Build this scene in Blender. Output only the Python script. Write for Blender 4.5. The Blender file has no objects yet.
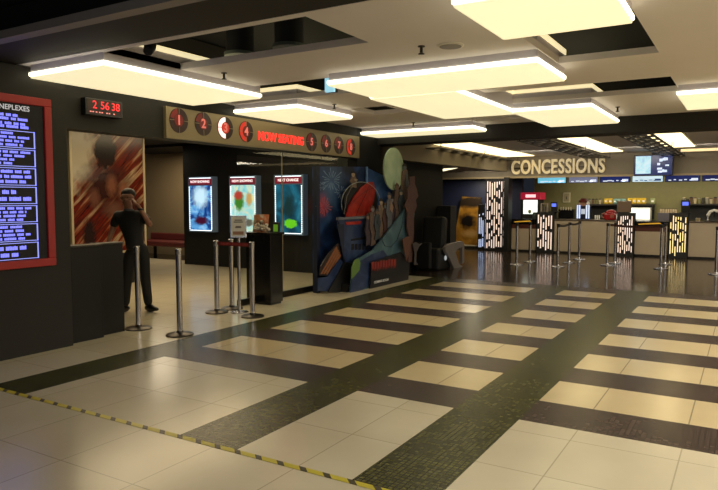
import bpy, bmesh, math, random
from mathutils import Vector, Matrix
random.seed(7)
S = bpy.context.scene
COL = S.collection
PI = math.pi

# ------------------------------------------------------------------ camera
RT = Vector((0.856583366, 0.516008631, 0.00017031))
UP = Vector((-0.03644508, 0.06017024, 0.99752258))
FW = Vector((-0.51472001, 0.85446746, -0.0703468))
FPX = 648.33
EYE = Vector((0, 0, 1.5))
cam = bpy.data.cameras.new('camera')
cam.sensor_width = 36
cam.lens = FPX / 718 * 36
cam.clip_start = 0.05
co = bpy.data.objects.new('camera', cam)
COL.objects.link(co)
co.matrix_world = Matrix(((RT.x, UP.x, -FW.x, EYE.x), (RT.y, UP.y, -FW.y, EYE.y), (RT.z, UP.z, -FW.z, EYE.z), (0, 0, 0, 1)))
S.camera = co

def P(x, y, X=None, Y=None, Z=None):
    """the place on a known plane that a measured point of the photograph belongs to"""
    d = FW + RT * ((x - 359) / FPX) - UP * ((y - 245) / FPX)
    if X is not None: t = (X - EYE.x) / d.x
    elif Y is not None: t = (Y - EYE.y) / d.y
    else: t = (Z - EYE.z) / d.z
    return EYE + d * t

# ------------------------------------------------------------------ materials
def lin(c):
    return tuple(((v / 255) / 12.92 if v / 255 <= .04045 else (((v / 255) + .055) / 1.055) ** 2.4) for v in c) + (1,)

MATS = {}
def mat(name, rgb, rough=.5, metal=0, vary=.12, scale=9, emit=0, spec=.5, coat=0, bump=0):
    if name in MATS: return MATS[name]
    m = bpy.data.materials.new(name); m.use_nodes = True
    nt = m.node_tree; b = nt.nodes['Principled BSDF']
    b.inputs['Roughness'].default_value = rough
    b.inputs['Metallic'].default_value = metal
    b.inputs['Specular IOR Level'].default_value = spec
    b.inputs['Coat Weight'].default_value = coat
    c = lin(rgb)
    tc = nt.nodes.new('ShaderNodeTexCoord'); nz = nt.nodes.new('ShaderNodeTexNoise')
    nz.inputs['Scale'].default_value = scale; nz.inputs['Detail'].default_value = 4
    nt.links.new(tc.outputs['Object'], nz.inputs['Vector'])
    mx = nt.nodes.new('ShaderNodeMix'); mx.data_type = 'RGBA'
    mx.inputs['A'].default_value = tuple(v * (1 - vary) for v in c[:3]) + (1,)
    mx.inputs['B'].default_value = tuple(min(1, v * (1 + vary)) for v in c[:3]) + (1,)
    nt.links.new(nz.outputs['Fac'], mx.inputs['Factor'])
    nt.links.new(mx.outputs['Result'], b.inputs['Base Color'])
    if emit:
        nt.links.new(mx.outputs['Result'], b.inputs['Emission Color'])
        b.inputs['Emission Strength'].default_value = emit
    if bump:
        bp = nt.nodes.new('ShaderNodeBump'); bp.inputs['Strength'].default_value = bump; bp.inputs['Distance'].default_value = .01
        nt.links.new(nz.outputs['Fac'], bp.inputs['Height']); nt.links.new(bp.outputs['Normal'], b.inputs['Normal'])
    MATS[name] = m
    return m

def floor_mat(name, c1, c2, tile, mortar, gap, off, rough, bump=0, vary=.15, spec=.5, tint=None):
    m = bpy.data.materials.new(name); m.use_nodes = True
    nt = m.node_tree; b = nt.nodes['Principled BSDF']; L = nt.links.new
    tc = nt.nodes.new('ShaderNodeTexCoord'); mp = nt.nodes.new('ShaderNodeMapping')
    mp.inputs['Location'].default_value = (-off[0], -off[1], 0)
    L(tc.outputs['Object'], mp.inputs['Vector'])
    br = nt.nodes.new('ShaderNodeTexBrick'); br.offset = 0; br.squash = 1
    br.inputs['Color1'].default_value = lin(c1); br.inputs['Color2'].default_value = lin(c2); br.inputs['Mortar'].default_value = lin(mortar)
    br.inputs['Scale'].default_value = 1; br.inputs['Mortar Size'].default_value = gap
    br.inputs['Mortar Smooth'].default_value = .1
    br.inputs['Brick Width'].default_value = tile[0]; br.inputs['Row Height'].default_value = tile[1]
    L(mp.outputs['Vector'], br.inputs['Vector'])
    nz = nt.nodes.new('ShaderNodeTexNoise'); nz.inputs['Scale'].default_value = 2.2; nz.inputs['Detail'].default_value = 6
    L(tc.outputs['Object'], nz.inputs['Vector'])
    mr = nt.nodes.new('ShaderNodeMapRange'); mr.inputs['From Min'].default_value = .3; mr.inputs['From Max'].default_value = .7
    mr.inputs['To Min'].default_value = 1 - vary; mr.inputs['To Max'].default_value = 1 + vary
    L(nz.outputs['Fac'], mr.inputs['Value'])
    mu = nt.nodes.new('ShaderNodeMix'); mu.data_type = 'RGBA'; mu.blend_type = 'MULTIPLY'; mu.inputs['Factor'].default_value = 1
    L(br.outputs['Color'], mu.inputs['A']); L(mr.outputs['Result'], mu.inputs['B'])
    L(mu.outputs['Result'], b.inputs['Base Color'])
    b.inputs['Roughness'].default_value = rough
    b.inputs['Specular IOR Level'].default_value = spec
    if bump:
        vo = nt.nodes.new('ShaderNodeTexVoronoi'); vo.inputs['Scale'].default_value = 1 / tile[0]; vo.inputs['Randomness'].default_value = .25
        L(tc.outputs['Object'], vo.inputs['Vector'])
        ad = nt.nodes.new('ShaderNodeMath'); ad.operation = 'SUBTRACT'
        ml = nt.nodes.new('ShaderNodeMath'); ml.operation = 'MULTIPLY'; ml.inputs[1].default_value = .6
        L(vo.outputs['Color'], ml.inputs[0]); L(ml.outputs[0], ad.inputs[0]); L(br.outputs['Fac'], ad.inputs[1])
        bp = nt.nodes.new('ShaderNodeBump'); bp.inputs['Strength'].default_value = bump; bp.inputs['Distance'].default_value = .004
        L(ad.outputs[0], bp.inputs['Height']); L(bp.outputs['Normal'], b.inputs['Normal'])
    return m

def art_mat(name, stops, emit=0, scale=3, mode='noise', rot=0, rough=.35, dist=2, seed=0, blobs=()):
    """abstract printed artwork: a colour ramp over noise / diagonal streaks, with soft round blobs on top"""
    m = bpy.data.materials.new(name); m.use_nodes = True
    nt = m.node_tree; b = nt.nodes['Principled BSDF']; L = nt.links.new
    tc = nt.nodes.new('ShaderNodeTexCoord'); mp = nt.nodes.new('ShaderNodeMapping')
    mp.inputs['Rotation'].default_value = rot if isinstance(rot, tuple) else (0, 0, rot)
    mp.inputs['Location'].default_value = (seed, seed * .7, seed * .3)
    L(tc.outputs['Object'], mp.inputs['Vector'])
    if mode == 'noise':
        t = nt.nodes.new('ShaderNodeTexNoise'); t.inputs['Scale'].default_value = scale; t.inputs['Detail'].default_value = 5; t.inputs['Distortion'].default_value = dist
    elif mode == 'streak':
        m9 = nt.nodes.new('ShaderNodeMapping'); m9.inputs['Scale'].default_value = (1, .5, 7)
        L(mp.outputs['Vector'], m9.inputs['Vector']); mp = m9
        t = nt.nodes.new('ShaderNodeTexNoise'); t.inputs['Scale'].default_value = scale; t.inputs['Detail'].default_value = 6; t.inputs['Distortion'].default_value = dist
    else:
        t = nt.nodes.new('ShaderNodeTexWave'); t.inputs['Scale'].default_value = scale; t.inputs['Distortion'].default_value = dist
        t.inputs['Detail'].default_value = 3; t.inputs['Detail Scale'].default_value = 1.5; t.bands_direction = 'Y'
    L(mp.outputs['Vector'], t.inputs['Vector'])
    r = nt.nodes.new('ShaderNodeValToRGB'); e = r.color_ramp.elements
    while len(e) < len(stops): e.new(.5)
    for k, (p, c) in enumerate(stops):
        e[k].position = p; e[k].color = lin(c)
    L(t.outputs['Fac'], r.inputs['Fac'])
    cur = r.outputs['Color']
    for (cx, cy, cz, sx, sy, sz, c, soft) in blobs:
        m2 = nt.nodes.new('ShaderNodeMapping'); m2.vector_type = 'POINT'
        m2.inputs['Scale'].default_value = (1 / sx, 1 / sy, 1 / sz)
        m2.inputs['Location'].default_value = (-cx / sx, -cy / sy, -cz / sz)
        L(tc.outputs['Object'], m2.inputs['Vector'])
        ln = nt.nodes.new('ShaderNodeVectorMath'); ln.operation = 'LENGTH'
        L(m2.outputs['Vector'], ln.inputs[0])
        n2 = nt.nodes.new('ShaderNodeTexNoise'); n2.inputs['Scale'].default_value = 2.5; n2.inputs['Detail'].default_value = 4
        L(m2.outputs['Vector'], n2.inputs['Vector'])
        ad = nt.nodes.new('ShaderNodeMath'); ad.operation = 'MULTIPLY_ADD'; ad.inputs[1].default_value = .9; ad.inputs[2].default_value = -.45
        L(n2.outputs['Fac'], ad.inputs[0])
        a2 = nt.nodes.new('ShaderNodeMath'); a2.operation = 'ADD'
        L(ln.outputs['Value'], a2.inputs[0]); L(ad.outputs[0], a2.inputs[1])
        mr = nt.nodes.new('ShaderNodeMapRange'); mr.inputs['From Min'].default_value = 1 + soft; mr.inputs['From Max'].default_value = 1 - soft
        L(a2.outputs[0], mr.inputs['Value'])
        mx = nt.nodes.new('ShaderNodeMix'); mx.data_type = 'RGBA'
        L(mr.outputs['Result'], mx.inputs['Factor']); L(cur, mx.inputs['A']); mx.inputs['B'].default_value = lin(c)
        cur = mx.outputs['Result']
    L(cur, b.inputs['Base Color']); b.inputs['Roughness'].default_value = rough
    if emit:
        L(cur, b.inputs['Emission Color']); b.inputs['Emission Strength'].default_value = emit
    return m

def glass_mat(name, tint=(.93, .96, .95), refl=1.0):
    m = bpy.data.materials.new(name); m.use_nodes = True
    nt = m.node_tree; L = nt.links.new
    for n in list(nt.nodes):
        if n.type == 'BSDF_PRINCIPLED': nt.nodes.remove(n)
    out = [n for n in nt.nodes if n.type == 'OUTPUT_MATERIAL'][0]
    tr = nt.nodes.new('ShaderNodeBsdfTransparent'); tr.inputs['Color'].default_value = tint + (1,)
    gl = nt.nodes.new('ShaderNodeBsdfGlossy'); gl.inputs['Roughness'].default_value = .02; gl.inputs['Color'].default_value = (refl, refl, refl, 1)
    fr = nt.nodes.new('ShaderNodeFresnel'); fr.inputs['IOR'].default_value = 1.45
    mx = nt.nodes.new('ShaderNodeMixShader')
    ge = nt.nodes.new('ShaderNodeNewGeometry'); iv = nt.nodes.new('ShaderNodeMath'); iv.operation = 'SUBTRACT'; iv.inputs[0].default_value = 1
    L(ge.outputs['Backfacing'], iv.inputs[1]); mm = nt.nodes.new('ShaderNodeMath'); mm.operation = 'MULTIPLY'
    L(fr.outputs['Fac'], mm.inputs[0]); L(iv.outputs[0], mm.inputs[1])
    L(mm.outputs[0], mx.inputs['Fac']); L(tr.outputs[0], mx.inputs[1]); L(gl.outputs[0], mx.inputs[2]); L(mx.outputs[0], out.inputs['Surface'])
    return m

# ------------------------------------------------------------------ mesh builder
class MB:
    def __init__(s): s.bm = bmesh.new()
    def box(s, x0, x1, y0, y1, z0, z1, mi=0):
        v = [s.bm.verts.new((x, y, z)) for z in (z0, z1) for x, y in ((x0, y0), (x1, y0), (x1, y1), (x0, y1))]
        for f in ((3, 2, 1, 0), (4, 5, 6, 7), (0, 1, 5, 4), (1, 2, 6, 5), (2, 3, 7, 6), (3, 0, 4, 7)):
            s.bm.faces.new([v[i] for i in f]).material_index = mi
        return s
    def obox(s, c, ax, ay, az, hx, hy, hz, mi=0):
        """box with its own axes"""
        c = Vector(c); ax, ay, az = Vector(ax).normalized(), Vector(ay).normalized(), Vector(az).normalized()
        v = [s.bm.verts.new(c + ax * (sx * hx) + ay * (sy * hy) + az * (sz * hz)) for sz in (-1, 1) for sx, sy in ((-1, -1), (1, -1), (1, 1), (-1, 1))]
        for f in ((3, 2, 1, 0), (4, 5, 6, 7), (0, 1, 5, 4), (1, 2, 6, 5), (2, 3, 7, 6), (3, 0, 4, 7)):
            s.bm.faces.new([v[i] for i in f]).material_index = mi
        return s
    def lathe(s, c, prof, seg=24, axis='Z', mi=0):
        c = Vector(c); rings = []
        for r, h in prof:
            ring = []
            for k in range(seg):
                a = 2 * PI * k / seg
                p = (r * math.cos(a), r * math.sin(a), h)
                if axis == 'X': p = (h, p[0], p[1])
                if axis == 'Y': p = (p[0], h, p[1])
                ring.append(s.bm.verts.new(c + Vector(p)))
            rings.append(ring)
        fs = []
        for a, b in zip(rings, rings[1:]):
            for k in range(seg):
                fs.append(s.bm.faces.new((a[k], a[(k + 1) % seg], b[(k + 1) % seg], b[k])))
        fs.append(s.bm.faces.new(list(reversed(rings[0])))); fs.append(s.bm.faces.new(rings[-1]))
        for f in fs: f.material_index = mi
        return s
    def cyl(s, c, r, h, seg=20, axis='Z', mi=0): return s.lathe(c, [(r, 0), (r, h)], seg, axis, mi)
    def tube(s, pts, r, seg=8, mi=0):
        pts = [Vector(p) for p in pts]; rings = []
        for i, p in enumerate(pts):
            t = (pts[min(i + 1, len(pts) - 1)] - pts[max(i - 1, 0)]).normalized()
            a = t.cross(Vector((0, 0, 1)))
            if a.length < .01: a = t.cross(Vector((1, 0, 0)))
            a.normalize(); b = a.cross(t); rr = r[i] if isinstance(r, (list, tuple)) else r
            rings.append([s.bm.verts.new(p + a * (rr * math.cos(2 * PI * k / seg)) + b * (rr * math.sin(2 * PI * k / seg))) for k in range(seg)])
        for a, b in zip(rings, rings[1:]):
            for k in range(seg): s.bm.faces.new((a[k], a[(k + 1) % seg], b[(k + 1) % seg], b[k])).material_index = mi
        s.bm.faces.new(list(reversed(rings[0]))).material_index = mi; s.bm.faces.new(rings[-1]).material_index = mi
        return s
    def prism(s, pts, d, mi=0):
        """closed outline pushed along d"""
        d = Vector(d); a = [s.bm.verts.new(Vector(p)) for p in pts]; b = [s.bm.verts.new(Vector(p) + d) for p in pts]
        n = len(a)
        s.bm.faces.new(list(reversed(a))).material_index = mi; s.bm.faces.new(b).material_index = mi
        for k in range(n): s.bm.faces.new((a[k], a[(k + 1) % n], b[(k + 1) % n], b[k])).material_index = mi
        return s
    def ball(s, c, r, sc=(1, 1, 1), seg=16, mi=0):
        g = bmesh.ops.create_uvsphere(s.bm, u_segments=seg, v_segments=max(6, seg // 2), radius=r)
        for v in g['verts']: v.co = Vector((v.co.x * sc[0], v.co.y * sc[1], v.co.z * sc[2])) + Vector(c)
        for f in {f for v in g['verts'] for f in v.link_faces}: f.material_index = mi; f.smooth = True
        return s
    def mesh(s, me, M, mi=0):
        n0 = len(s.bm.faces); t = me.copy(); t.transform(M); s.bm.from_mesh(t); bpy.data.meshes.remove(t)
        s.bm.faces.ensure_lookup_table()
        for f in s.bm.faces[n0:]: f.material_index = mi
        return s
    def build(s, name, m, parent=None, bevel=0, smooth=False, origin=None, kind=None):
        bmesh.ops.recalc_face_normals(s.bm, faces=s.bm.faces)
        o0 = Vector(origin) if origin is not None else (ORG[parent.name] if parent else None)
        if o0 is not None:
            for v in s.bm.verts: v.co -= o0
        me = bpy.data.meshes.new(name); s.bm.to_mesh(me); s.bm.free()
        for q in (m if isinstance(m, (list, tuple)) else [m]): me.materials.append(q)
        if smooth:
            me.polygons.foreach_set('use_smooth', [True] * len(me.polygons)); me.set_sharp_from_angle(angle=math.radians(38))
        o = bpy.data.objects.new(name, me); COL.objects.link(o)
        if parent: o.parent = parent; ORG[o.name] = ORG[parent.name]
        else:
            o.location = o0 if o0 is not None else (0, 0, 0); ORG[o.name] = o0 if o0 is not None else Vector((0, 0, 0))
        if bevel:
            b = o.modifiers.new('bevel', 'BEVEL'); b.width = bevel; b.segments = 2; b.limit_method = 'ANGLE'
        if kind: o['kind'] = kind
        return o

ORG = {}
def thing(name, label, cat, loc, group=None):
    o = bpy.data.objects.new(name, None); COL.objects.link(o); o.location = loc; o.empty_display_size = .1
    ORG[o.name] = Vector(loc); o['label'] = label; o['category'] = cat
    if group: o['group'] = group
    return o
def tag(o, label, cat, group=None):
    o['label'] = label; o['category'] = cat
    if group: o['group'] = group
    return o
def struct(name, mb, m, **k): return mb.build(name, m, kind='structure', **k)
def kids(o): return [c for c in COL.objects if c.parent == o]
def dup(root, loc, label, rotz=None):
    def cp(o, par):
        c = o.copy(); COL.objects.link(c)
        if par: c.parent = par
        for ch in kids(o): cp(ch, c)
        return c
    r = cp(root, None); r.location = loc; r['label'] = label
    if rotz is not None: r.rotation_euler.z = rotz
    return r

def text_mesh(s, size=1, ext=0, bevel=0, offset=0, align='CENTER', spacing=1.0):
    cu = bpy.data.curves.new('lettering', 'FONT'); cu.body = s; cu.size = size; cu.extrude = ext; cu.bevel_depth = bevel; cu.offset = offset
    cu.align_x = align; cu.align_y = 'CENTER'; cu.space_character = spacing; cu.resolution_u = 4
    o = bpy.data.objects.new('lettering', cu); COL.objects.link(o)
    bpy.context.view_layer.update()
    me = bpy.data.meshes.new_from_object(o.evaluated_get(bpy.context.evaluated_depsgraph_get()))
    bpy.data.objects.remove(o); bpy.data.curves.remove(cu)
    return me
def MX(o, sx=1, sy=1):   # facing +X
    return Matrix(((0, 0, 1, o[0]), (sx, 0, 0, o[1]), (0, sy, 0, o[2]), (0, 0, 0, 1)))
def MY(o, sx=1, sy=1):   # facing -Y
    return Matrix(((sx, 0, 0, o[0]), (0, 0, -1, o[1]), (0, sy, 0, o[2]), (0, 0, 0, 1)))

def skin(name, chains, m, parent, levels=1):
    """one continuous grown surface over jointed chains; each chain = list of (key, point, radius); shared keys weld"""
    idx = {}; vs = []; rs = []; es = []
    roots = []
    for ch in chains:
        prev = None
        for t in ch:
            k = t if isinstance(t, str) else t[0]
            if k not in idx:
                idx[k] = len(vs); vs.append(Vector(t[1])); rs.append(t[2])
                if prev is None: roots.append(idx[k])
            if prev is not None: es.append((prev, idx[k]))
            prev = idx[k]
    me = bpy.data.meshes.new(name); me.from_pydata(vs, es, [])
    o = bpy.data.objects.new(name, me); COL.objects.link(o)
    md = o.modifiers.new('skin', 'SKIN'); md.use_smooth_shade = True
    sv = me.skin_vertices[0].data
    for i, r in enumerate(rs):
        sv[i].radius = r if isinstance(r, tuple) else (r, r); sv[i].use_root = i in roots
    if levels:
        sb = o.modifiers.new('sub', 'SUBSURF'); sb.levels = levels; sb.render_levels = levels
    bpy.context.view_layer.update()
    m2 = bpy.data.meshes.new_from_object(o.evaluated_get(bpy.context.evaluated_depsgraph_get()))
    bpy.data.objects.remove(o); bpy.data.meshes.remove(me)
    m2.transform(Matrix.Translation(-ORG[parent.name]))
    m2.materials.clear(); m2.materials.append(m); m2.name = name
    m2.polygons.foreach_set('use_smooth', [True] * len(m2.polygons))
    o = bpy.data.objects.new(name, m2); COL.objects.link(o); o.parent = parent; ORG[o.name] = ORG[parent.name]
    return o

# palette
CEIL = mat('ceiling_paint', (224, 218, 216), .8, vary=.03, scale=3)
PLEN = mat('plenum_black', (11, 11, 12), .8, vary=.2)
HOUS = mat('housing_plaster', (200, 196, 206), .7, vary=.04)
DIFF = mat('light_diffuser', (255, 240, 194), .4, vary=.06, scale=1.5, emit=.9)
RIM = mat('light_rim', (255, 246, 214), .4, vary=.02, scale=2, emit=3.2)
GLOW = mat('cove_glow', (255, 236, 184), .5, vary=.03, scale=2, emit=.85)
WALL = mat('dark_brown_wall', (31, 28, 23), .7, vary=.1, scale=2)
BLACKW = mat('black_wall', (15, 14, 13), .6, vary=.15, scale=2)
DARKB = mat('dark_bulkhead', (20, 17, 14), .7, vary=.1, scale=2)
STRIP = mat('grey_strip_paint', (140, 135, 134), .6, vary=.1)
BEIGEW = mat('beige_wall', (140, 122, 92), .7, vary=.05, scale=2)
CHROME = mat('brushed_steel', (190, 190, 196), .24, metal=1, vary=.04, scale=40)
DSTEEL = mat('dark_steel_base', (70, 66, 62), .35, metal=1, vary=.08, scale=30)
BLACKG = mat('gloss_black', (14, 14, 15), .2, vary=.1)
BLACK = mat('matt_black', (18, 17, 17), .6, vary=.15)
REDF = mat('red_frame', (150, 24, 20), .4, vary=.08, emit=.12)
WHITE = mat('white_plastic', (225, 222, 212), .45, vary=.03)

# ------------------------------------------------------------------ floor
TILE = floor_mat('cream_floor_tile', (206, 194, 166), (212, 201, 174), (.61, .61), (176, 164, 138), .004, (-.909, 4.06), .2, vary=.04)
ROWT = floor_mat('cream_row_tile', (202, 182, 140), (208, 190, 150), (.61, 60), (150, 136, 106), .005, (-.909, -20), .2, vary=.04)
OLIVE = floor_mat('olive_glass_mosaic', (58, 60, 20), (92, 90, 42), (.032, .032), (30, 30, 14), .004, (0, 0), .26, bump=.9, vary=.25, spec=.3)
PLUM = floor_mat('brown_glass_mosaic', (60, 47, 42), (84, 67, 60), (.032, .032), (38, 30, 27), .003, (0, 0), .27, bump=.8, vary=.25, spec=.3)
DFLOOR = floor_mat('dark_granite_floor', (46, 37, 29), (51, 42, 33), (.6, .6), (28, 24, 20), .003, (0, 0), .15, vary=.15, spec=.4)
B0, PER, LIT = 4.275, 1.1, .61
TAPE_Y = 2.85
cols = [(-4.744, -3.066), (-2.588, -1.776), (-1.299, .38), (.86, 1.67), (2.15, 3.83)]
LSTRIP = -5.2
xs = sorted({-16, LSTRIP, 5.5} | {v for c in cols for v in c})
ys = [-4, TAPE_Y, B0]
for i in range(1, 7): ys += [B0 + PER * i - LIT, B0 + PER * i]
ys += [11.4, 21]
bm = MB()
def fmat(x, y):
    if y < TAPE_Y: return 0
    if y > 11.4: return 3
    if x < LSTRIP: return 0
    if any(a < x < b for a, b in cols):
        if y < B0: return 0
        for i in range(1, 7):
            if B0 + PER * i - LIT < y < B0 + PER * i: return 4
        return 2
    return 1
for xa, xb in zip(xs, xs[1:]):
    for ya, yb in zip(ys, ys[1:]):
        vs = [bm.bm.verts.new((x, y, 0)) for x, y in ((xa, ya), (xb, ya), (xb, yb), (xa, yb))]
        bm.bm.faces.new(vs).material_index = fmat((xa + xb) / 2, (ya + yb) / 2)
bmesh.ops.remove_doubles(bm.bm, verts=bm.bm.verts, dist=1e-4)
struct('floor', bm, [TILE, OLIVE, PLUM, DFLOOR, ROWT])

# hazard tape on the floor
m = bpy.data.materials.new('hazard_tape'); m.use_nodes = True
nt = m.node_tree; b = nt.nodes['Principled BSDF']; L = nt.links.new
tc = nt.nodes.new('ShaderNodeTexCoord'); sx = nt.nodes.new('ShaderNodeSeparateXYZ'); L(tc.outputs['Object'], sx.inputs[0])
ma = nt.nodes.new('ShaderNodeMath'); ma.operation = 'ADD'; L(sx.outputs['X'], ma.inputs[0]); L(sx.outputs['Y'], ma.inputs[1])
mf = nt.nodes.new('ShaderNodeMath'); mf.operation = 'PINGPONG'; L(ma.outputs[0], mf.inputs[0]); mf.inputs[1].default_value = .08
gt = nt.nodes.new('ShaderNodeMath'); gt.operation = 'GREATER_THAN'; L(mf.outputs[0], gt.inputs[0]); gt.inputs[1].default_value = .056
mx = nt.nodes.new('ShaderNodeMix'); mx.data_type = 'RGBA'; L(gt.outputs[0], mx.inputs['Factor'])
mx.inputs['A'].default_value = lin((206, 190, 44)); mx.inputs['B'].default_value = lin((58, 50, 26)); L(mx.outputs['Result'], b.inputs['Base Color']); b.inputs['Roughness'].default_value = .4
t = MB().box(-5.88, 1.5, TAPE_Y - .022, TAPE_Y + .022, .0005, .002).build('hazard_tape', m, origin=(-2, TAPE_Y, 0))
tag(t, 'yellow and black hazard tape stuck across the cream floor tiles', 'tape')

# ------------------------------------------------------------------ ceiling with openings
ZC = 2.76
holes = [(-4.8, -2.68, 3.73, 4.6), (-1.57, -.72, 4.6, 6.2), (-2.77, -.75, 7.45, 8.45), (-5.97, -3.72, 5.7, 6.62), (-4.85, -4.28, 7.8, 8.5), (-3.85, -3.0, 9.75, 10.08)]
X0, X1, Y0, Y1 = -6.0, 4.0, 3.65, 10.6
cx = sorted({X0, X1} | {v for h in holes for v in h[:2]}); cy = sorted({Y0, Y1} | {v for h in holes for v in h[2:]})
bm = MB()
for ya, yb in zip(cy, cy[1:]):
    run = None
    for xa, xb in zip(cx, cx[1:]):
        mxx, myy = (xa + xb) / 2, (ya + yb) / 2
        solid = not any(h[0] < mxx < h[1] and h[2] < myy < h[3] for h in holes)
        if solid: run = (run[0], xb) if run else (xa, xb)
        if not solid or xb == cx[-1]:
            if run: bm.box(run[0], run[1], ya, yb, ZC, ZC + .06)
            run = None
bm.box(-14, 4, -4, 21, 3.5, 3.56, 1)
bm.box(-14, 4, -4, 3.62, 2.98, 3.02, 1)
bm.box(-6.6, 4, 11.15, 18.3, 2.72, 2.78, 0)
bm.box(-14, -6.2, 4.0, 10.75, 2.78, 2.84, 1)
bm.box(-14, -6.6, 10.75, 21, 2.72, 2.78, 1)
struct('ceiling', bm, [CEIL, PLEN])
struct('trim_1', MB().box(-5.98, 4, 2.86, 2.96, 2.70, 2.76), STRIP)
struct('trim_2', MB().box(-5.98, 4, 2.97, 3.64, 2.76, 2.97), DARKB)
struct('trim_3', MB().box(-6.18, 4, 10.62, 11.14, 2.52, 3.48), DARKB)
struct('trim_4', MB().box(-8.2, -5.95, 11.15, 18.0, 2.28, 3.48), mat('bulkhead_taupe', (122, 112, 94), .7, vary=.06, scale=2))

# ------------------------------------------------------------------ walls
struct('wall_left', MB().box(-6.2, -5.91, -4, 4.12, 0, 2.75).box(-6.2, -6.0, 4.12, 4.16, 0, 2.75), WALL)
struct('wall_lintel', MB().box(-6.2, -6.0, 4.16, 9.9, 2.22, 3.48), WALL)
JET = mat('jet_black_wall', (7, 7, 7), .7, vary=.15, spec=.25)
struct('wall_pier', MB().box(-6.2, -6.0, 9.9, 10.74, 0, 3.48), JET)
struct('wall_corridor', MB().box(-6.4, -6.2, 10.95, 14.1, 0, 2.28), JET)
struct('wall_posters', MB().box(-11.2, -6.2, 10.75, 10.95, 0, 3.48), BLACKW)
struct('wall_inner', MB().box(-9.7, -9.5, 2.0, 8.12, 0, 3.48), WALL)
struct('wall_recess', MB().box(-15.9, -11.2, 12.4, 12.6, 0, 3.48).box(-11.2, -11.05, 10.95, 12.4, 0, 3.48), BEIGEW)
struct('wall_alcove', MB().box(-10.2, -10.0, 14.3, 19.6, 0, 2.2), BLACKW)
GREEN = mat('olive_green_wall', (122, 116, 70), .6, vary=.12, scale=14)
BLUEW = mat('navy_wall', (34, 40, 66), .5, vary=.15, scale=3)
struct('wall_back', MB().box(-5.9, 4, 20.6, 20.8, 0, 2.72), GREEN)
struct('wall_navy', MB().box(-10.0, -5.94, 19.4, 19.6, 0, 2.2), BLUEW)
SOFF = mat('soffit_taupe', (136, 126, 110), .6, vary=.06, scale=2)
struct('wall_soffit', MB().box(-9.9, 4, 18.3, 18.5, 2.13, 2.72).box(-9.9, 4, 18.5, 20.6, 2.2, 2.72, 1), [SOFF, BLACKW])
struct('trim_5', MB().box(-6.08, -5.94, 18.15, 18.5, 0, 2.13), BLACK)
struct('trim_6', MB().box(-9.9, 4, 18.24, 18.3, 2.1, 2.15), mat('soffit_lip', (176, 158, 124), .5, vary=.04))
struct('wall_right', MB().box(4, 4.2, -4, 21, 0, 3.48), BEIGEW)

# low black barrier in the doorway
t = thing('barrier', 'low black partition with two panels, closing the left of the dark doorway', 'barrier', (-6.08, 4.55, 0))
BARM = mat('barrier_black', (12, 12, 11), .4, vary=.1, spec=.3)
MB().box(-6.12, -5.98, 4.17, 4.545, .0, 1.0).build('panel', BARM, t, bevel=.004)
MB().box(-6.18, -6.06, 4.55, 4.885, .0, 1.0).build('panel', BARM, t, bevel=.004)
MB().box(-6.14, -5.97, 4.165, 4.547, 1.0, 1.02).build('top_rail', mat('barrier_top', (46, 42, 36), .35, vary=.1), t, bevel=.004)
MB().box(-6.2, -6.05, 4.549, 4.89, 1.0, 1.02).build('top_rail', mat('barrier_top', (46, 42, 36)), t, bevel=.004)

# glass partition
GL = glass_mat('clear_glass')
t = MB().box(-6.115, -6.1, 6.85, 7.86, .09, 2.21).box(-6.115, -6.1, 7.875, 9.88, .09, 2.21).build('window_1', GL, kind='structure', origin=(-6.1, 8.2, 0))
MB().box(-6.13, -6.085, 6.85, 9.88, 0, .09).build('window_rail', DSTEEL, t)
MB().box(-6.117, -6.098, 7.863, 7.872, .09, 2.21).build('window_joint', mat('joint_silicone', (150, 140, 112), .5), t)

# ------------------------------------------------------------------ hanging light boxes
def light_box(x0, x1, y0, y1, label, top=True):
    t = thing('ceiling_light', label, 'light', ((x0 + x1) / 2, (y0 + y1) / 2, 2.64), 'large square ceiling light boxes')
    MB().box(x0, x1, y0, y1, 2.69, 2.885).build('housing', HOUS, t)
    MB().box(x0 - .015, x1 + .015, y0 - .015, y1 + .015, 2.655, 2.69).build('lit_rim', RIM, t, bevel=.006)
    MB().box(x0 - .005, x1 + .005, y0 - .005, y1 + .005, 2.635, 2.655).build('diffuser', DIFF, t, bevel=.008)
    if top: MB().box(x0 - .01, x1 + .01, y0 - .01, y1 + .01, 2.885, 2.935).build('glow_strip', GLOW, t)
    return t
light_box(-5.85, -4.8, 3.72, 5.8, 'big glowing ceiling light box above the red digital clock, nearest the left wall')
light_box(-5.95, -4.92, 6.66, 7.95, 'small glowing ceiling light box above the red lettering of the hall sign')
light_box(-3.68, -1.58, 5.52, 6.46, 'wide glowing ceiling light box in the middle of the ceiling, behind the round speaker')
light_box(-1.55, -.7, 2.97 + .7, 4.58, 'brightest ceiling light box, cut off by the top edge of the photo')
light_box(-3.76, -2.74, 6.5, 8.6, 'glowing ceiling light box joined to the back of the wide middle one')
light_box(-2.74, -1.74, 8.47, 10.4, 'glowing ceiling light box before the dark beam, right of the other two joined ones')
light_box(-5.97, -3.88, 10.0, 10.58, 'long narrow ceiling light box above the blue cardboard display')
light_box(-.73, .9, 8.05, 9.35, 'glowing ceiling light box at the right edge of the photo')

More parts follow.
